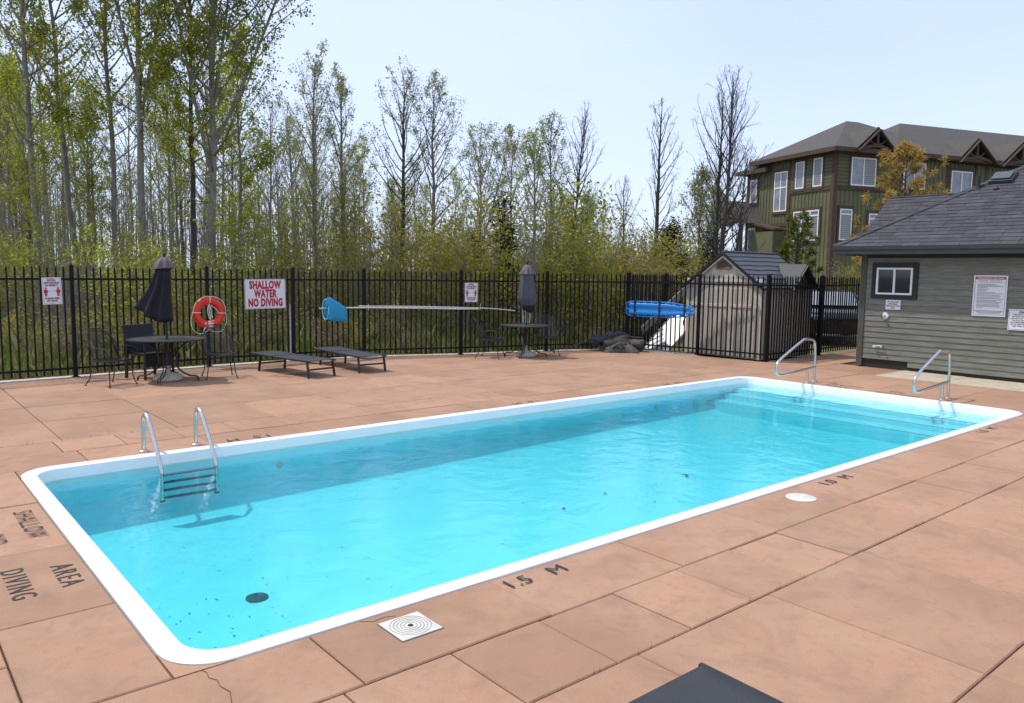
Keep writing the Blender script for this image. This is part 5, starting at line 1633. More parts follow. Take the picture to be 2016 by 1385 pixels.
m = MB(); m.span(-0.85, 0.0, 3.75, 5.6, 0, 4.5); m.build('lean_to_wall', HG, pc)

# ------------------------------------------------------------------ dark car parked beyond the side fence
CARB = mat('car_paint_dark', lin(0.012, 0.013, 0.015), rough=0.22, coat=0.6)
CARG = mat('car_glass', lin(0.28, 0.30, 0.31), rough=0.04, spec=0.9)  # pale grey base puts the reflected sky into the glass colour
RUB = mat('tyre_rubber', lin(0.015, 0.015, 0.015), rough=0.9)
car = empty('parked_car', (22.6, 8.75, 0), R_(38), label='dark parked car glimpsed through the fence beside the shed', cat='car')
body = [(-2.15, 0.45), (-2.2, 0.75), (-2.05, 0.92), (-1.1, 1.02), (-0.55, 1.10), (0.2, 1.12), (1.6, 1.10), (2.1, 0.95), (2.2, 0.6), (2.15, 0.3), (-2.1, 0.28)]
m = MB(); m.prism([(x, -0.88, z) for x, z in body][::-1], (0, 1.76, 0)); m.build('body', CARB, car, bevel=0.07)
cab = [(-1.05, 1.02), (-0.35, 1.50), (0.1, 1.56), (1.2, 1.54), (1.85, 1.08)]
m = MB(); m.prism([(x, -0.74, z) for x, z in cab][::-1], (0, 1.48, 0)); cb = m.build('cabin', CARB, car, bevel=0.08)
m = MB(); m.prism([(-1.02, -0.66, 1.07), (-1.02, 0.66, 1.07), (-0.42, 0.60, 1.47), (-0.42, -0.60, 1.47)], (-0.03, 0, 0.02)); m.build('windscreen', CARG, cb)
m = MB(); m.prism([(-0.78, -0.75, 1.12), (0.15, -0.75, 1.12), (0.15, -0.75, 1.46), (-0.30, -0.75, 1.44)], (0, -0.012, 0)); m.prism([(0.25, -0.75, 1.12), (1.5, -0.75, 1.12), (1.15, -0.75, 1.46), (0.25, -0.75, 1.46)], (0, -0.012, 0)); m.build('side_glass', CARG, cb)
for x in (-1.35, 1.35):
    for s in (-1, 1):
        m = MB(); m.tube([(x, s * 0.70, 0.33), (x, s * 0.90, 0.33)], 0.33, 20); wh = m.build('wheel', RUB, car, smooth=True)
        m = MB(); m.tube([(x, s * 0.895, 0.33), (x, s * 0.91, 0.33)], 0.21, 16); m.build('rim', CHROME, wh)
for s in (-1, 1):
    m = MB(); m.box((-2.16, s * 0.62, 0.76), (0.08, 0.34, 0.13)); m.build('headlight', CARG, car, bevel=0.02)
# ------------------------------------------------------------------ woods behind the fence
BARK_P = mat('aspen_bark_pale', lin(0.27, 0.25, 0.195), rough=0.9, col2=lin(0.14, 0.125, 0.09), scale=3.0, stretch=(3, 3, 0.9), bump=0.5, bscale=25, spots=(9, 0.63, lin(0.05, 0.045, 0.04)))
BARK_G = mat('bark_grey', lin(0.27, 0.245, 0.205), rough=0.95, col2=lin(0.14, 0.125, 0.10), scale=4.0, stretch=(3, 3, 0.8), bump=0.6, bscale=25)
BARK_D = mat('bark_dark', lin(0.085, 0.072, 0.060), rough=0.95, col2=lin(0.042, 0.036, 0.03), scale=4.0, stretch=(3, 3, 0.8), bump=0.6, bscale=25)
LEAF_Y = leaf_mat('leaf_spring_yellow_green', lin(0.20, 0.235, 0.02), lin(0.30, 0.325, 0.035), lin(0.43, 0.43, 0.08), trans=0.64)
LEAF_P = leaf_mat('leaf_pale_bud', lin(0.22, 0.245, 0.085), lin(0.32, 0.335, 0.14), lin(0.40, 0.41, 0.21), trans=0.62)
LEAF_O = leaf_mat('leaf_olive', lin(0.22, 0.21, 0.03), lin(0.32, 0.29, 0.045), lin(0.42, 0.33, 0.07), trans=0.5)
LEAF_E = leaf_mat('cedar_green', lin(0.018, 0.030, 0.010), lin(0.030, 0.048, 0.015), lin(0.05, 0.066, 0.02), trans=0.15)
LEAF_R = leaf_mat('browned_needles', lin(0.34, 0.19, 0.05), lin(0.46, 0.30, 0.09), lin(0.36, 0.33, 0.10), trans=0.4)
LEAF_G = leaf_mat('young_pine_green', lin(0.09, 0.12, 0.02), lin(0.14, 0.17, 0.03), lin(0.20, 0.21, 0.05), trans=0.35)
GRASS = leaf_mat('grass_blades', lin(0.13, 0.17, 0.03), lin(0.22, 0.24, 0.06), lin(0.36, 0.32, 0.16), trans=0.4)
LITTER = leaf_mat('dead_leaves', lin(0.17, 0.11, 0.06), lin(0.28, 0.20, 0.11), lin(0.38, 0.29, 0.18), trans=0.2)

class Tubes:
    """fast low-sided tubes collected into one mesh"""
    def __init__(self): self.V, self.F, self.n = [], [], 0
    def add(self, pts, rad, k):
        P = np.asarray(pts, float); m = len(P)
        T = np.empty_like(P); T[1:-1] = P[2:] - P[:-2]; T[0] = P[1] - P[0]; T[-1] = P[-1] - P[-2]
        T /= np.linalg.norm(T, axis=1)[:, None] + 1e-9
        ref = np.array([0.31, 0.95, 0.05]) if abs(T[0] @ np.array([0.31, 0.95, 0.05])) < 0.85 else np.array([0.9, -0.2, 0.3])
        U = np.cross(T, ref); U /= np.linalg.norm(U, axis=1)[:, None] + 1e-9
        W = np.cross(T, U)
        a = np.arange(k) * 2 * np.pi / k
        R = np.asarray(rad, float)[:, None, None]
        V = P[:, None, :] + R * (U[:, None, :] * np.cos(a)[None, :, None] + W[:, None, :] * np.sin(a)[None, :, None])
        self.V.append(V.reshape(-1, 3))
        i = np.arange(m - 1)[:, None] * k; j = np.arange(k)[None, :]; j2 = (j + 1) % k
        F = np.stack([i + j, i + j2, i + j2 + k, i + j + k], -1).reshape(-1, 4) + self.n
        self.F.append(F); self.n += m * k
    def mesh(self, name, m):
        return np_mesh(name, np.concatenate(self.V), np.concatenate(self.F), m, smooth=True)

def np_mesh(name, V, F, m, smooth=False):
    me = bpy.data.meshes.new(name)
    nv, nf, k = len(V), len(F), F.shape[1]
    me.vertices.add(nv); me.vertices.foreach_set('co', np.ascontiguousarray(V, np.float32).ravel())
    me.loops.add(nf * k); me.loops.foreach_set('vertex_index', np.ascontiguousarray(F, np.int32).ravel())
    me.polygons.add(nf)
    me.polygons.foreach_set('loop_start', np.arange(0, nf * k, k, dtype=np.int32))
    if smooth: me.polygons.foreach_set('use_smooth', np.ones(nf, bool))
    me.update(calc_edges=True)
    me.materials.append(m)
    return me

def leaves_mesh(name, C, size, m, rs, aspect=0.6, droop=0.0, dirs=None):
    """one rhombus per leaf, freely turned"""
    n = len(C)
    A = rs.normal(size=(n, 3)) if dirs is None else dirs + rs.normal(size=(n, 3)) * 0.25
    A[:, 2] -= droop
    A /= np.linalg.norm(A, axis=1)[:, None] + 1e-9
    B = np.cross(A, rs.normal(size=(n, 3))); B /= np.linalg.norm(B, axis=1)[:, None] + 1e-9
    s = (size * rs.uniform(0.6, 1.35, n))[:, None]
    V = np.stack([C - A * s * 0.5, C + B * s * aspect * 0.5, C + A * s * 0.5, C - B * s * aspect * 0.5], 1).reshape(-1, 3)
    F = np.arange(n * 4).reshape(-1, 4)
    return np_mesh(name, V, F, m)

def grow_tree(seed, h, r0, bark, leaf=None, nb=34, start=0.28, blen=2.4, angle=48, n_leaf=9, leaf_size=0.065, lean=(0, 0), twig=5, fork=None, spread=0.13, curve=0.55, leaf_start=0.0, wander=0.012, low_dead=0):
    rs = np.random.RandomState(seed)
    tb = Tubes(); C = []
    ns = 16
    t = np.linspace(0, 1, ns)
    w = np.cumsum(rs.normal(size=(ns, 2)) * wander * h / ns * 3, axis=0)
    trunk = np.stack([lean[0] * t ** 1.3 * h + w[:, 0], lean[1] * t ** 1.3 * h + w[:, 1], t * h], 1)
    rad = r0 * (1 - t) ** 0.8 + 0.007
    rad[0] *= 1.25
    tb.add(trunk, rad, 8)
    axes = [(trunk, rad, start)]
    if fork:
        for (tf, dx, dy, hf) in fork:
            i0 = int(tf * (ns - 1)); p0 = trunk[i0]
            L = h * hf - p0[2]; tt = np.linspace(0, 1, 10)
            q = np.stack([p0[0] + dx * tt * (1.3 - 0.3 * tt), p0[1] + dy * tt * (1.3 - 0.3 * tt), p0[2] + L * tt], 1)
            rr = rad[i0] * 0.55 * (1 - tt) ** 0.8 + 0.006
            tb.add(q, rr, 6); axes.append((q, rr, 0.25))
    for ax, (tr, rd, st) in enumerate(axes):
        n_b = nb if ax == 0 else nb // 2
        az0 = rs.uniform(0, 6.28)
        for b in range(n_b):
            f = st + (0.97 - st) * ((b + rs.uniform(0, 1)) / n_b)
            x = f * (len(tr) - 1); i = min(int(x), len(tr) - 2)
            p = tr[i] + (tr[i + 1] - tr[i]) * (x - i)
            az = az0 + b * 2.4 + rs.normal() * 0.5
            rel_ = (f - st) / (1 - st)
            prof = 0.30 + 0.70 * math.sin(math.pi * min(1.0, rel_ * 0.86 + 0.14))
            L = blen * prof * rs.uniform(0.7, 1.25) * (1 if ax == 0 else 0.75)
            el = R_(90 - angle * rs.uniform(0.75, 1.2) * (1.25 - 0.75 * rel_))
            d = np.array([math.cos(az) * math.cos(el), math.sin(az) * math.cos(el), math.sin(el)])
            k = 6
            pts = [p]; dv = d.copy()
            for q in range(k):
                dv = dv + np.array([0, 0, curve * 0.22]) + rs.normal(size=3) * 0.09
                dv /= np.linalg.norm(dv); pts.append(pts[-1] + dv * L / k)
            pts = np.array(pts)
            br = max(0.006, min(rd[i] * 0.55, 0.010 * L + 0.006))
            tb.add(pts, np.linspace(br, 0.004, k + 1), 5)
            for s in range(twig):
                u = rs.uniform(0.25, 1.0) * k; i2 = min(int(u), k - 1)
                pp = pts[i2] + (pts[i2 + 1] - pts[i2]) * (u - i2)
                bd = pts[i2 + 1] - pts[i2]; bd /= np.linalg.norm(bd)
                d2 = bd + rs.normal(size=3) * 0.55; d2[2] += 0.25; d2 /= np.linalg.norm(d2)
                L2 = L * rs.uniform(0.18, 0.42) * (1.15 - 0.5 * u / k)
                d3 = d2 + rs.normal(size=3) * 0.25 + np.array([0, 0, 0.15]); d3 /= np.linalg.norm(d3)
                tw = np.array([pp, pp + d2 * L2 * 0.5, pp + d2 * L2 * 0.5 + d3 * L2 * 0.5])
                tb.add(tw, [0.0055, 0.004, 0.0025], 3)
                tips = [tw[1], tw[2]]
                for z in range(3):
                    base = tw[1] if z < 1 else tw[2] * 0.5 + tw[1] * 0.5
                    d4 = d3 + rs.normal(size=3) * 0.7; d4[2] += 0.2; d4 /= np.linalg.norm(d4)
                    e = base + d4 * L2 * rs.uniform(0.25, 0.5)
                    tb.add(np.array([base, e]), [0.0032, 0.002], 3); tips.append(e)
                if leaf is not None and rel_ >= leaf_start and n_leaf > 0:
                    for tp in tips:
                        c = rs.poisson(n_leaf / 3.0 * rs.gamma(0.7, 1.5))
                        if c: C.append(tp + rs.normal(size=(c, 3)) * spread * rs.uniform(0.5, 1.1))
            if leaf is not None and n_leaf > 0 and rel_ >= leaf_start:
                c = int(n_leaf * 1.2); u = rs.uniform(0.35, 1, c) * k; i2 = np.minimum(u.astype(int), k - 1)
                C.append(pts[i2] + (pts[i2 + 1] - pts[i2]) * (u - i2)[:, None] + rs.normal(size=(c, 3)) * spread * 0.7)
        for b in range(low_dead if ax == 0 else 0):
            f = rs.uniform(0.10, st); x = f * (len(tr) - 1); i = int(x); p = tr[i] + (tr[i + 1] - tr[i]) * (x - i)
            az = rs.uniform(0, 6.28); L = rs.uniform(0.5, 1.6)
            d = np.array([math.cos(az), math.sin(az), rs.uniform(-0.1, 0.4)])
            pts = np.array([p, p + d * L * 0.5, p + d * L + np.array([0, 0, 0.12 * L])])
            tb.add(pts, [0.012, 0.008, 0.003], 4)
            for z in range(4):
                q = pts[1] + (pts[2] - pts[1]) * rs.uniform(0, 1); tb.add(np.array([q, q + rs.normal(size=3) * 0.3]), [0.004, 0.002], 3)
    wood = tb.mesh('trunk', bark)
    crown = None
    if C:
        crown = leaves_mesh('crown', np.concatenate(C), leaf_size, leaf, rs)
    return wood, crown

def grow_shrub(seed, h, w, leaf, bark, stems=11, n_leaf=26, leaf_size=0.06, low=0.15):
    rs = np.random.RandomState(seed); tb = Tubes(); C = []
    for s in range(stems):
        az = rs.uniform(0, 6.28); r = w * rs.uniform(0.15, 0.6); hh = h * rs.uniform(0.55, 1.05)
        b = np.array([rs.normal() * w * 0.15, rs.normal() * w * 0.15, 0.0])
        e = np.array([math.cos(az) * r, math.sin(az) * r, hh])
        t = np.linspace(0, 1, 7)[:, None]
        pts = b + (e - b) * np.concatenate([t ** 0.8, t ** 0.8, t], 1) + rs.normal(size=(7, 3)) * 0.03 * h * t
        tb.add(pts, np.linspace(0.011, 0.003, 7), 4)
        for q in range(9):
            u = rs.uniform(low, 1) * 6; i = min(int(u), 5); p = pts[i] + (pts[i + 1] - pts[i]) * (u - i)
            d = rs.normal(size=3); d[2] = abs(d[2]) * 0.6 + 0.1; d /= np.linalg.norm(d); L = h * rs.uniform(0.10, 0.25)
            tw = np.array([p, p + d * L * 0.6, p + d * L + np.array([0, 0, 0.08 * L])]); tb.add(tw, [0.005, 0.0035, 0.002], 3)
            for f in (0.4, 0.75, 1.0):
                c = rs.poisson(n_leaf / 9.0)
                if c: C.append(p + d * L * f + rs.normal(size=(c, 3)) * 0.07 * h ** 0.5)
    return tb.mesh('stems', bark), (leaves_mesh('foliage', np.concatenate(C), leaf_size, leaf, rs) if C else None)

def grow_conifer(seed, h, w, leaf, bark, n=5200, size=0.12, top=0.08, aspect=0.35):
    rs = np.random.RandomState(seed); tb = Tubes()
    tb.add(np.array([[0, 0, 0], [0.03, 0, h * 0.5], [0, 0.02, h]]), [0.02 * h, 0.012 * h, 0.006], 6)
    C, D = [], []
    nbr = 70
    for b in range(nbr):
        f = rs.uniform(0.03, 0.98); z = f * h; az = rs.uniform(0, 6.28)
        L = (w * (1 - f) ** 0.75 + top) * rs.uniform(0.65, 1.12)
        d = np.array([math.cos(az), math.sin(az), rs.uniform(-0.05, 0.45)])
        e = np.array([0, 0, z]) + d * L
        tb.add(np.array([[0, 0, z], e * 0.5 + np.array([0, 0, z]) * 0.5 + np.array([0, 0, 0.03]), e]), [0.012, 0.008, 0.003], 3)
        c = int(n / nbr * (0.35 + 1.2 * (1 - f)))
        u = rs.uniform(0.2, 1.05, c)[:, None]
        C.append(np.array([0, 0, z]) + d * L * u + rs.normal(size=(c, 3)) * (0.10 * w + 0.05)); D.append(np.tile(d, (c, 1)) + np.array([0, 0, -0.15]))
    return tb.mesh('trunk', bark), leaves_mesh('foliage', np.concatenate(C), size, leaf, rs, aspect=aspect, dirs=np.concatenate(D))

def grow_pine(seed, h, w, leaf, bark, nbr=34, tuft=0.20, per=26):
    """open pine with needle tufts at the branch ends"""
    rs = np.random.RandomState(seed); tb = Tubes(); C, D = [], []
    tb.add(np.array([[0, 0, 0], [0.05, 0.02, h * 0.35], [-0.03, 0.0, h * 0.7], [0, 0, h]]), [0.09, 0.075, 0.045, 0.012], 7)
    for b in range(nbr):
        f = 0.14 + 0.84 * (b + rs.uniform(0, 1)) / nbr; az = b * 2.4 + rs.normal() * 0.4
        L = (w * (1 - f) ** 0.6 + 0.15) * rs.uniform(0.65, 1.2)
        d = np.array([math.cos(az), math.sin(az), 0.30 + 0.4 * f])
        p = np.array([0, 0, f * h]); pts = np.array([p, p + d * L * 0.5, p + d * L + np.array([0, 0, 0.12 * L])])
        tb.add(pts, [0.022, 0.014, 0.006], 4)
        for s in range(7):
            u = rs.uniform(0.3, 1.0); q = p + d * L * u
            sd = d + rs.normal(size=3) * 0.7; sd /= np.linalg.norm(sd); e = q + sd * rs.uniform(0.12, 0.32)
            tb.add(np.array([q, e]), [0.006, 0.004], 3)
            c = rs.poisson(per)
            if c:
                dv = rs.normal(size=(c, 3)) + sd * 0.9; dv /= np.linalg.norm(dv, axis=1)[:, None]
                C.append(e + dv * tuft * 0.42 - sd * rs.uniform(0, 0.12, (c, 1))); D.append(dv)
    return tb.mesh('trunk', bark), leaves_mesh('foliage', np.concatenate(C), tuft, leaf, rs, aspect=0.16, dirs=np.concatenate(D) * 1.5)

def plant(name, meshes, loc, rz, sc, label, cat, group=None, names=('trunk', 'crown'), tilt=(0, 0)):
    o = empty(name, loc, rz, label=label, cat=cat, group=group)
    o.rotation_euler = (tilt[0], tilt[1], rz)
    o.scale = (sc, sc, sc) if not isinstance(sc, tuple) else sc
    for nm, me in zip(names, meshes):
        if me is not None: link(nm, me, None, o)
    return o

# --- the trees one can tell apart, in front
def lat(dx):    # sideways lean in the picture -> world lean
    return (0.7663 * dx, -0.6425 * dx)
hero = [
 # column, distance, height, base radius, bark, leaf, kwargs, label
 (78, 23.5, 15.0, 0.105, BARK_G, LEAF_Y, dict(nb=44, start=0.34, blen=2.8, lean=lat(-0.01), low_dead=8), 'tall grey-trunked leafy poplar rising behind the first fence sign'),
 (150, 25.0, 14.5, 0.10, BARK_G, LEAF_Y, dict(nb=40, start=0.32, blen=2.7, lean=lat(-0.055), low_dead=8), 'slim grey poplar leaning towards the picture edge, behind the first fence post'),
 (222, 24.5, 14.5, 0.088, BARK_G, LEAF_Y, dict(nb=40, start=0.34, blen=2.6, lean=lat(0.0), low_dead=8), 'slim grey poplar with leaf clumps, just before the pale straight trunk'),
 (290, 23.0, 15.5, 0.112, BARK_P, LEAF_Y, dict(nb=42, start=0.36, blen=3.0, lean=lat(0.006), low_dead=12, fork=[(0.45, 1.2, -0.8, 0.95), (0.5, -1.2, 0.8, 0.95)]), 'straight pale-barked aspen directly behind the skewed dark umbrella'),
 (381, 24.0, 14.5, 0.085, BARK_D, LEAF_Y, dict(nb=42, start=0.34, blen=2.7, lean=lat(0.0), low_dead=10), 'upright dark-trunked poplar above the life ring'),
 (417, 22.5, 13.6, 0.115, BARK_P, LEAF_Y, dict(nb=50, start=0.30, blen=3.8, lean=lat(0.045), low_dead=10, angle=56, fork=[(0.42, 2.3, -1.9, 0.95), (0.5, 0.9, -0.2, 0.98), (0.36, -1.0, 0.9, 0.9)]), 'white-barked aspen leaning over with a broad crown reaching into the sky'),
 (470, 27.0, 11.0, 0.07, BARK_G, LEAF_Y, dict(nb=34, start=0.2, blen=2.0, low_dead=6), 'thin young poplar between the leaning aspen and the big red sign'),
 (622, 29.0, 10.6, 0.09, BARK_G, LEAF_P, dict(nb=40, start=0.25, blen=2.0, n_leaf=12, spread=0.09), 'grey poplar with thin pale leaf rising at the end of the leafy group'),
 (676, 30.0, 10.2, 0.10, BARK_P, LEAF_P, dict(nb=40, start=0.25, blen=2.1, n_leaf=12, spread=0.09), 'pale poplar with sparse buds above the blue leaf net'),
 (793, 30.0, 10.4, 0.11, BARK_D, LEAF_P, dict(nb=46, start=0.22, blen=2.3, n_leaf=6, spread=0.09), 'dark straight tree with upswept near-bare branches, tallest of the middle group'),
 (848, 31.0, 10.0, 0.105, BARK_P, LEAF_P, dict(nb=42, start=0.22, blen=2.3, n_leaf=12, spread=0.09), 'silver-barked poplar with pale buds beside the tall dark middle tree'),
 (944, 33.0, 8.6, 0.08, BARK_G, LEAF_P, dict(nb=36, start=0.3, blen=2.0, n_leaf=12, spread=0.09, fork=[(0.45, 0.9, -0.7, 1.0)]), 'forked pale-leaved poplar above the second distancing sign'),
 (1000, 34.0, 8.3, 0.075, BARK_G, LEAF_P, dict(nb=36, start=0.3, blen=1.9, n_leaf=12, spread=0.09), 'low pale poplar between the forked tree and the dark cedar'),
 (1050, 22.0, 5.6, 0.07, BARK_P, LEAF_P, dict(nb=26, start=0.35, blen=1.2, n_leaf=12, spread=0.09, low_dead=5), 'white birch-like stem standing just behind the grey umbrella'),
 (1082, 33.0, 9.2, 0.08, BARK_D, LEAF_P, dict(nb=40, start=0.28, blen=1.7, n_leaf=10, spread=0.09), 'dark slender tree with pinkish-pale buds beyond the grey umbrella'),
 (1116, 32.0, 9.2, 0.085, BARK_D, None, dict(nb=44, start=0.25, blen=2.2, lean=lat(0.055), twig=7), 'bare dark tree leaning over beyond the grey umbrella'),
 (1222, 34.0, 6.0, 0.06, BARK_D, None, dict(nb=40, start=0.2, blen=1.5, twig=7), 'small bare twiggy tree standing alone above the fence corner'),
 (1282, 27.0, 8.2, 0.10, BARK_D, None, dict(nb=38, start=0.26, blen=1.3, twig=6, lean=lat(0.012)), 'tall narrow bare tree with a crooked top, before the two-stemmed bare tree'),
 (1398, 27.0, 8.4, 0.085, BARK_D, None, dict(nb=44, start=0.2, blen=1.9, twig=6, lean=lat(0.03), angle=42), 'bare tree with fine upswept branches next to the green townhouse'),
 (1412, 26.6, 8.9, 0.095, BARK_D, None, dict(nb=48, start=0.2, blen=2.1, twig=6, lean=lat(0.028), angle=42), 'tallest bare tree against the sky, closest to the green townhouse'),
 (1440, 28.0, 6.6, 0.06, BARK_D, None, dict(nb=34, start=0.25, blen=1.7, twig=6, lean=lat(0.06), angle=48), 'thin bare tree leaning towards the green townhouse porch'),
]
for i, (px, dep, h, r0, bark, leaf, kw, lab) in enumerate(hero):
    kw = dict(kw); kw.setdefault('n_leaf', 25); kw.setdefault('spread', 0.135)
    if dep > 25: h *= 0.89 if px < 1200 else 0.955
    me = grow_tree(100 + i, h, r0, bark, leaf, leaf_size=0.088 if leaf is LEAF_Y else 0.07, **kw)
    plant('poplar_tree' if leaf is not None else 'bare_tree', me, bearing(px, dep, -0.08), 0.0, 1.0, lab, 'tree', 'trees at the edge of the woods')

# --- templates for the trees deeper in the woods
TL = [grow_tree(300 + k, 12.0, 0.085, (BARK_G, BARK_P, BARK_D)[k % 3], LEAF_Y, nb=34, start=0.40, blen=2.2, n_leaf=15, leaf_size=0.095, twig=4, low_dead=8) for k in range(4)]
TP = [grow_tree(320 + k, 9.5, 0.08, (BARK_G, BARK_P, BARK_D)[k % 3], LEAF_P, nb=36, start=0.26, blen=2.0, n_leaf=10, spread=0.10, leaf_size=0.075, twig=4, low_dead=6) for k in range(4)]
TB = [grow_tree(340 + k, 8.0, 0.065, (BARK_G, BARK_D, BARK_G)[k % 3], None, nb=44, start=0.12, blen=1.9, twig=7, low_dead=12) for k in range(4)]
SY = [grow_shrub(400 + k, 2.6, 1.6, LEAF_O if k else LEAF_Y, BARK_G, stems=14, n_leaf=52, leaf_size=0.068) for k in range(4)]
SB = [grow_shrub(420 + k, 2.2, 1.7, None, BARK_G, stems=20, n_leaf=0) for k in range(2)]
SL = [grow_shrub(430 + k, 1.15, 1.1, (LEAF_O, LEAF_Y, LITTER)[k % 3], BARK_G, stems=16, n_leaf=24, leaf_size=0.05) for k in range(3)]
rw = random.Random(77)
def sky_height(px):
    """how tall the wood stands against the sky along the picture, as height above eye per metre of distance"""
    K = [(-200, 0.36), (540, 0.29), (640, 0.19), (900, 0.13), (1150, 0.10), (1240, 0.065), (1480, 0.06), (1700, 0.05)]
    for a, b in zip(K, K[1:]):
        if a[0] <= px <= b[0]: return a[1] + (b[1] - a[1]) * (px - a[0]) / (b[0] - a[0])
    return 0.05
cnt = 0
for k in range(112):
    px = rw.uniform(-160, 1500)
    dep = rw.uniform(26, 60) if px < 560 else rw.uniform(31, 64)
    hmax = 2 + sky_height(px) * dep
    u = rw.random()
    if px < 560: kind = 'L' if u < 0.42 else ('B' if u < 0.72 else 'P')
    elif px < 1200: kind = 'P' if u < 0.45 else ('B' if u < 0.88 else 'L')
    else: kind = 'B' if u < 0.75 else 'P'
    T = dict(L=TL, P=TP, B=TB)[kind]; hh = dict(L=12.0, P=9.5, B=8.0)[kind]
    h = hmax * (rw.uniform(0.6, 1.0) if kind != 'B' else rw.uniform(0.4, 0.8))
    h = min(h, 15)
    lab = dict(L='leafy yellow-green poplar standing in the wood behind the front row', P='thin pale-budded tree standing in the wood behind the front row', B='bare twiggy tree standing in the wood behind the front row')[kind]
    plant('woodland_tree', rw.choice(T), bearing(px, dep, -0.08), rw.uniform(0, 6.28), h / hh, lab, 'tree', dict(L='leafy trees deeper in the wood', P='pale trees deeper in the wood', B='bare trees deeper in the wood')[kind], tilt=(rw.gauss(0, 0.03), rw.gauss(0, 0.03)))
# --- shrubs behind the fence
for k in range(112):
    px = rw.uniform(-120, 1330)
    dep = rw.uniform(17.5, 28) if px < 560 else rw.uniform(20.5, 32)
    if px > 1150: dep = rw.uniform(23, 34)
    u = rw.random()
    if u < 0.66:
        if px < 520: s = rw.uniform(0.55, 1.15)
        else: s = rw.uniform(0.9, 1.75)
        me = rw.choice(SY); lab, g = 'yellow-green leafing shrub in the thicket behind the fence', 'leafing shrubs behind the fence'
    else:
        s = rw.uniform(0.7, 1.3); me = rw.choice(SB); lab, g = 'bare brown brush in the thicket behind the fence', 'bare brush behind the fence'
    plant('shrub', me, bearing(px, dep, -0.08), rw.uniform(0, 6.28), s, lab, 'shrub', g, names=('stems', 'foliage'))
for k in range(70):
    px = rw.uniform(-60, 1250); t_ = (px - 149) / (1234 - 149)
    dep = rw.uniform(1.0, 4.5) + (14.2 + 5.6 * max(0, min(1, t_)) if px < 1234 else 20)
    plant('low_bush', rw.choice(SL), bearing(px, dep, -0.08), rw.uniform(0, 6.28), rw.uniform(0.5, 1.0), 'low scrubby bush among the weeds just outside the fence', 'bush', 'low bushes outside the fence', names=('stems', 'foliage'))
# --- saplings of the understorey
for k in range(16):
    px = rw.uniform(-120, 620) if k < 11 else rw.uniform(620, 1180)
    dep = rw.uniform(21, 33) if px < 560 else rw.uniform(25, 36)
    plant('sapling', rw.choice(TL), bearing(px, dep, -0.08), rw.uniform(0, 6.28), rw.uniform(0.30, 0.55), 'slender leafing sapling in the understorey behind the fence', 'tree', 'saplings in the understorey')
# --- dark cedars
CE = [grow_conifer(500 + k, 4.2, 0.85, LEAF_E, BARK_D, n=7000, size=0.13) for k in range(2)]
for px, dep, s, lab in ((985, 27.0, 1.12, 'dense dark cedar standing between the two fence signs and the grey umbrella'), (930, 29.0, 0.85, 'smaller dark cedar half hidden in the thicket'), (1322, 27.0, 0.95, 'dark cedar below the narrow bare tree'), (1306, 28.5, 0.9, 'dark cedar tucked behind the narrow bare tree'),
                        (1398, 30.0, 0.9, 'dark cedar behind the shed ridge'), (870, 28.0, 0.7, 'stubby dark cedar low in the middle thicket')):
    plant('cedar_tree', CE[int(px) % 2], bearing(px, dep, -0.08), px * 0.1, s, lab, 'tree', 'dark cedars', names=('trunk', 'foliage'))
# --- small leafy trees at the far side
TG = grow_tree(540, 6.0, 0.07, BARK_G, LEAF_P, nb=44, start=0.12, blen=1.7, n_leaf=16, leaf_size=0.08, angle=45)
for px, dep, s, lab in ((1370, 33, 1.0, 'round pale-green leafing tree behind the bare trees'), (1404, 36, 0.95, 'pale-green leafing tree closest to the townhouse porch'), (1150, 34, 0.85, 'pale-green leafing tree beyond the leaning bare tree')):
    plant('leafing_tree', TG, bearing(px, dep, -0.08), px * 0.3, s, lab, 'tree', 'pale-green leafing trees')
# --- pines beside the clubhouse
plant('pine_tree', grow_pine(600, 6.8, 2.3, LEAF_R, BARK_D, nbr=48, tuft=0.24, per=24), bearing(1765, 30.0, 0), 0.0, 1.0, 'browned orange-needled pine in front of the green townhouse', 'tree', names=('trunk', 'foliage'))
plant('pine_tree', grow_pine(601, 4.3, 1.2, LEAF_G, BARK_D, nbr=34), bearing(1562, 33.0, 0), 0.0, 1.0, 'young bright-green pine between the shed and the townhouse', 'tree', names=('trunk', 'foliage'))
for px, dep, s, me, lab in ((1660, 27, 1.0, SY[1], 'yellowed shrub between the shed roof and the clubhouse eave'), (1625, 28, 0.9, SB[0], 'bare brown shrub beside the shed gable'), (1690, 26, 0.85, SY[3], 'olive shrub tucked behind the clubhouse corner'), (1600, 25.5, 0.8, SB[1], 'dark bare shrub behind the shed side')):
    plant('shrub', me, bearing(px, dep, 0), px * 0.2, s, lab, 'shrub', names=('stems', 'foliage'))

# --- grass, weeds and dead leaves outside the fence
rs = np.random.RandomState(9)
def strip_points(n, lo, hi):
    """ground points outside the back fence, lo..hi metres behind it"""
    P = np.array(POST_BACK); seg = np.linalg.norm(P[1:] - P[:-1], axis=1); cum = np.concatenate([[0], np.cumsum(seg)])
    s = rs.uniform(0, cum[-1], n); i = np.clip(np.searchsorted(cum, s) - 1, 0, len(seg) - 1); f = (s - cum[i]) / seg[i]
    A = P[i] + (P[i + 1] - P[i]) * f[:, None]
    d = (P[i + 1] - P[i]) / seg[i][:, None]; nrm = np.stack([-d[:, 1], d[:, 0]], 1)
    off = lo + (hi - lo) * rs.uniform(0, 1, n) ** 1.4
    Q = A + nrm * off[:, None]
    return Q, s / cum[-1], off
Q, s, off = strip_points(46000, 0.22, 9.0)
pat = 0.5 + 0.5 * np.sin(Q[:, 0] * 1.7 + np.sin(Q[:, 1] * 1.3) * 2) * np.cos(Q[:, 1] * 0.9)
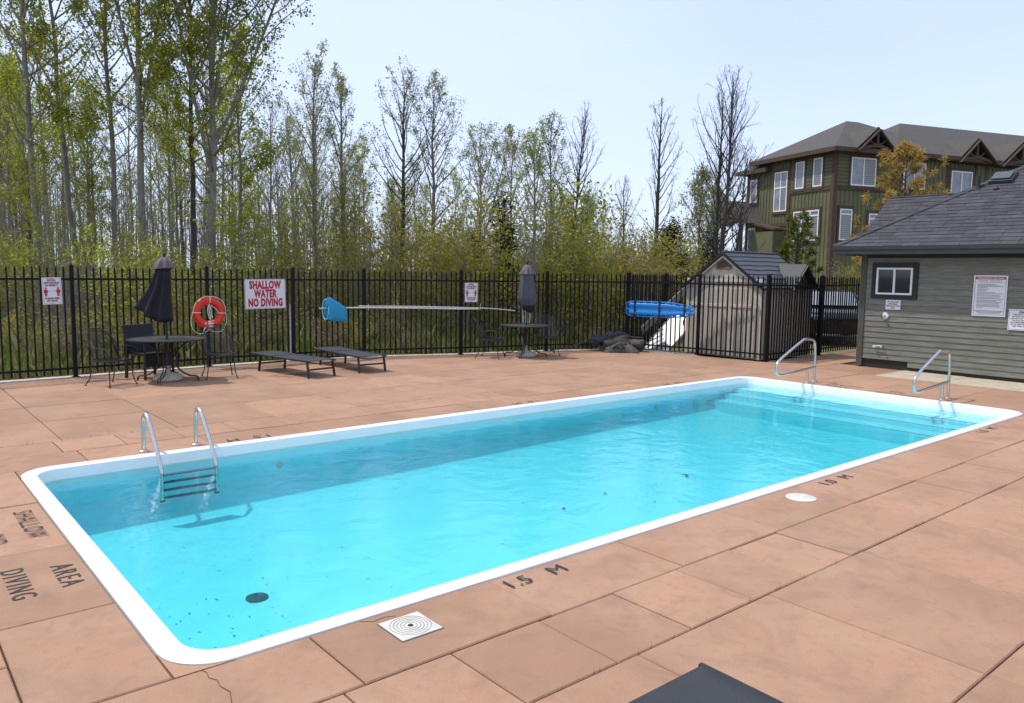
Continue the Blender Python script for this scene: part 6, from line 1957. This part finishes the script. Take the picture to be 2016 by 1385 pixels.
keep = rs.uniform(0, 1, len(Q)) < (0.35 + 0.65 * pat) * np.where((s > 0.42), 1.0, 0.55)
Q, off = Q[keep], off[keep]; n = len(Q)
h = rs.uniform(0.08, 0.34, n) * (0.5 + np.minimum(off, 2.0) * 0.45) * rs.choice([1, 1, 1, 1.7], n)
a = rs.uniform(0, 6.28, n); w_ = rs.uniform(0.003, 0.008, n)
dx, dy = np.cos(a) * w_, np.sin(a) * w_
bx, by = rs.normal(size=n) * h * 0.28, rs.normal(size=n) * h * 0.28
z0 = np.full(n, -0.08)
V = np.stack([np.stack([Q[:, 0] - dx, Q[:, 1] - dy, z0], 1), np.stack([Q[:, 0] + dx, Q[:, 1] + dy, z0], 1), np.stack([Q[:, 0] + dx * .6 + bx * .4, Q[:, 1] + dy * .6 + by * .4, h * 0.65], 1), np.stack([Q[:, 0] + bx, Q[:, 1] + by, h], 1)], 1).reshape(-1, 3)
g = link('grass', np_mesh('grass', V, np.arange(n * 4).reshape(-1, 4), GRASS)); tag(g, label='rough grass and weeds growing outside the fence', kind='stuff')
Q, s, off = strip_points(26000, 0.25, 14.0)
C = np.concatenate([Q, rs.uniform(-0.07, 0.02, (len(Q), 1))], 1)
o = link('fallen_leaves', leaves_mesh('fallen_leaves', C, 0.085, LITTER, rs, dirs=np.tile(np.array([0.3, 0.3, 0.0]), (len(C), 1)) + rs.normal(size=(len(C), 3)) * np.array([2, 2, 0.3]))); tag(o, label='brown fallen leaves on the woodland floor', kind='stuff')
# --- the far wood reads as one grey-brown mass of stems and twigs
tb = Tubes(); C = []
for k in range(900):
    px = rs.uniform(-350, 1560); dep = rs.uniform(64, 95); p = bearing(px, dep, -0.1)
    h = (2 + sky_height(px) * dep * 0.55) * rs.uniform(0.5, 0.9); h = min(h, 12)
    le = rs.normal(size=2) * 0.5
    t = np.linspace(0, 1, 5)[:, None]; base = np.array([p.x, p.y, -0.1])
    pts = base + np.concatenate([le[0] * t, le[1] * t, h * t], 1)
    tb.add(pts, np.linspace(0.08, 0.012, 5), 4)
    for b in range(9):
        q = base + np.array([le[0], le[1], h]) * rs.uniform(0.25, 0.95); az = rs.uniform(0, 6.28); L = rs.uniform(0.8, 2.2)
        tb.add(np.array([q, q + np.array([math.cos(az) * L * .6, math.sin(az) * L * .6, L * .55]), q + np.array([math.cos(az) * L * .8, math.sin(az) * L * .8, L * 1.1])]), [0.02, 0.012, 0.006], 3)
    c = rs.poisson(7)
    if c: C.append(base + np.array([0, 0, h]) * rs.uniform(0.2, 1.0, (c, 1)) + rs.normal(size=(c, 3)) * np.array([1.0, 1.0, 0.5]))
fw = empty('far_wood', (0, 0, 0), label='distant grey-brown mass of leafing woodland', kind='stuff')
link('stems', tb.mesh('stems', BARK_G), None, fw)
link('foliage', leaves_mesh('foliage', np.concatenate(C), 0.22, LEAF_P, rs), None, fw)
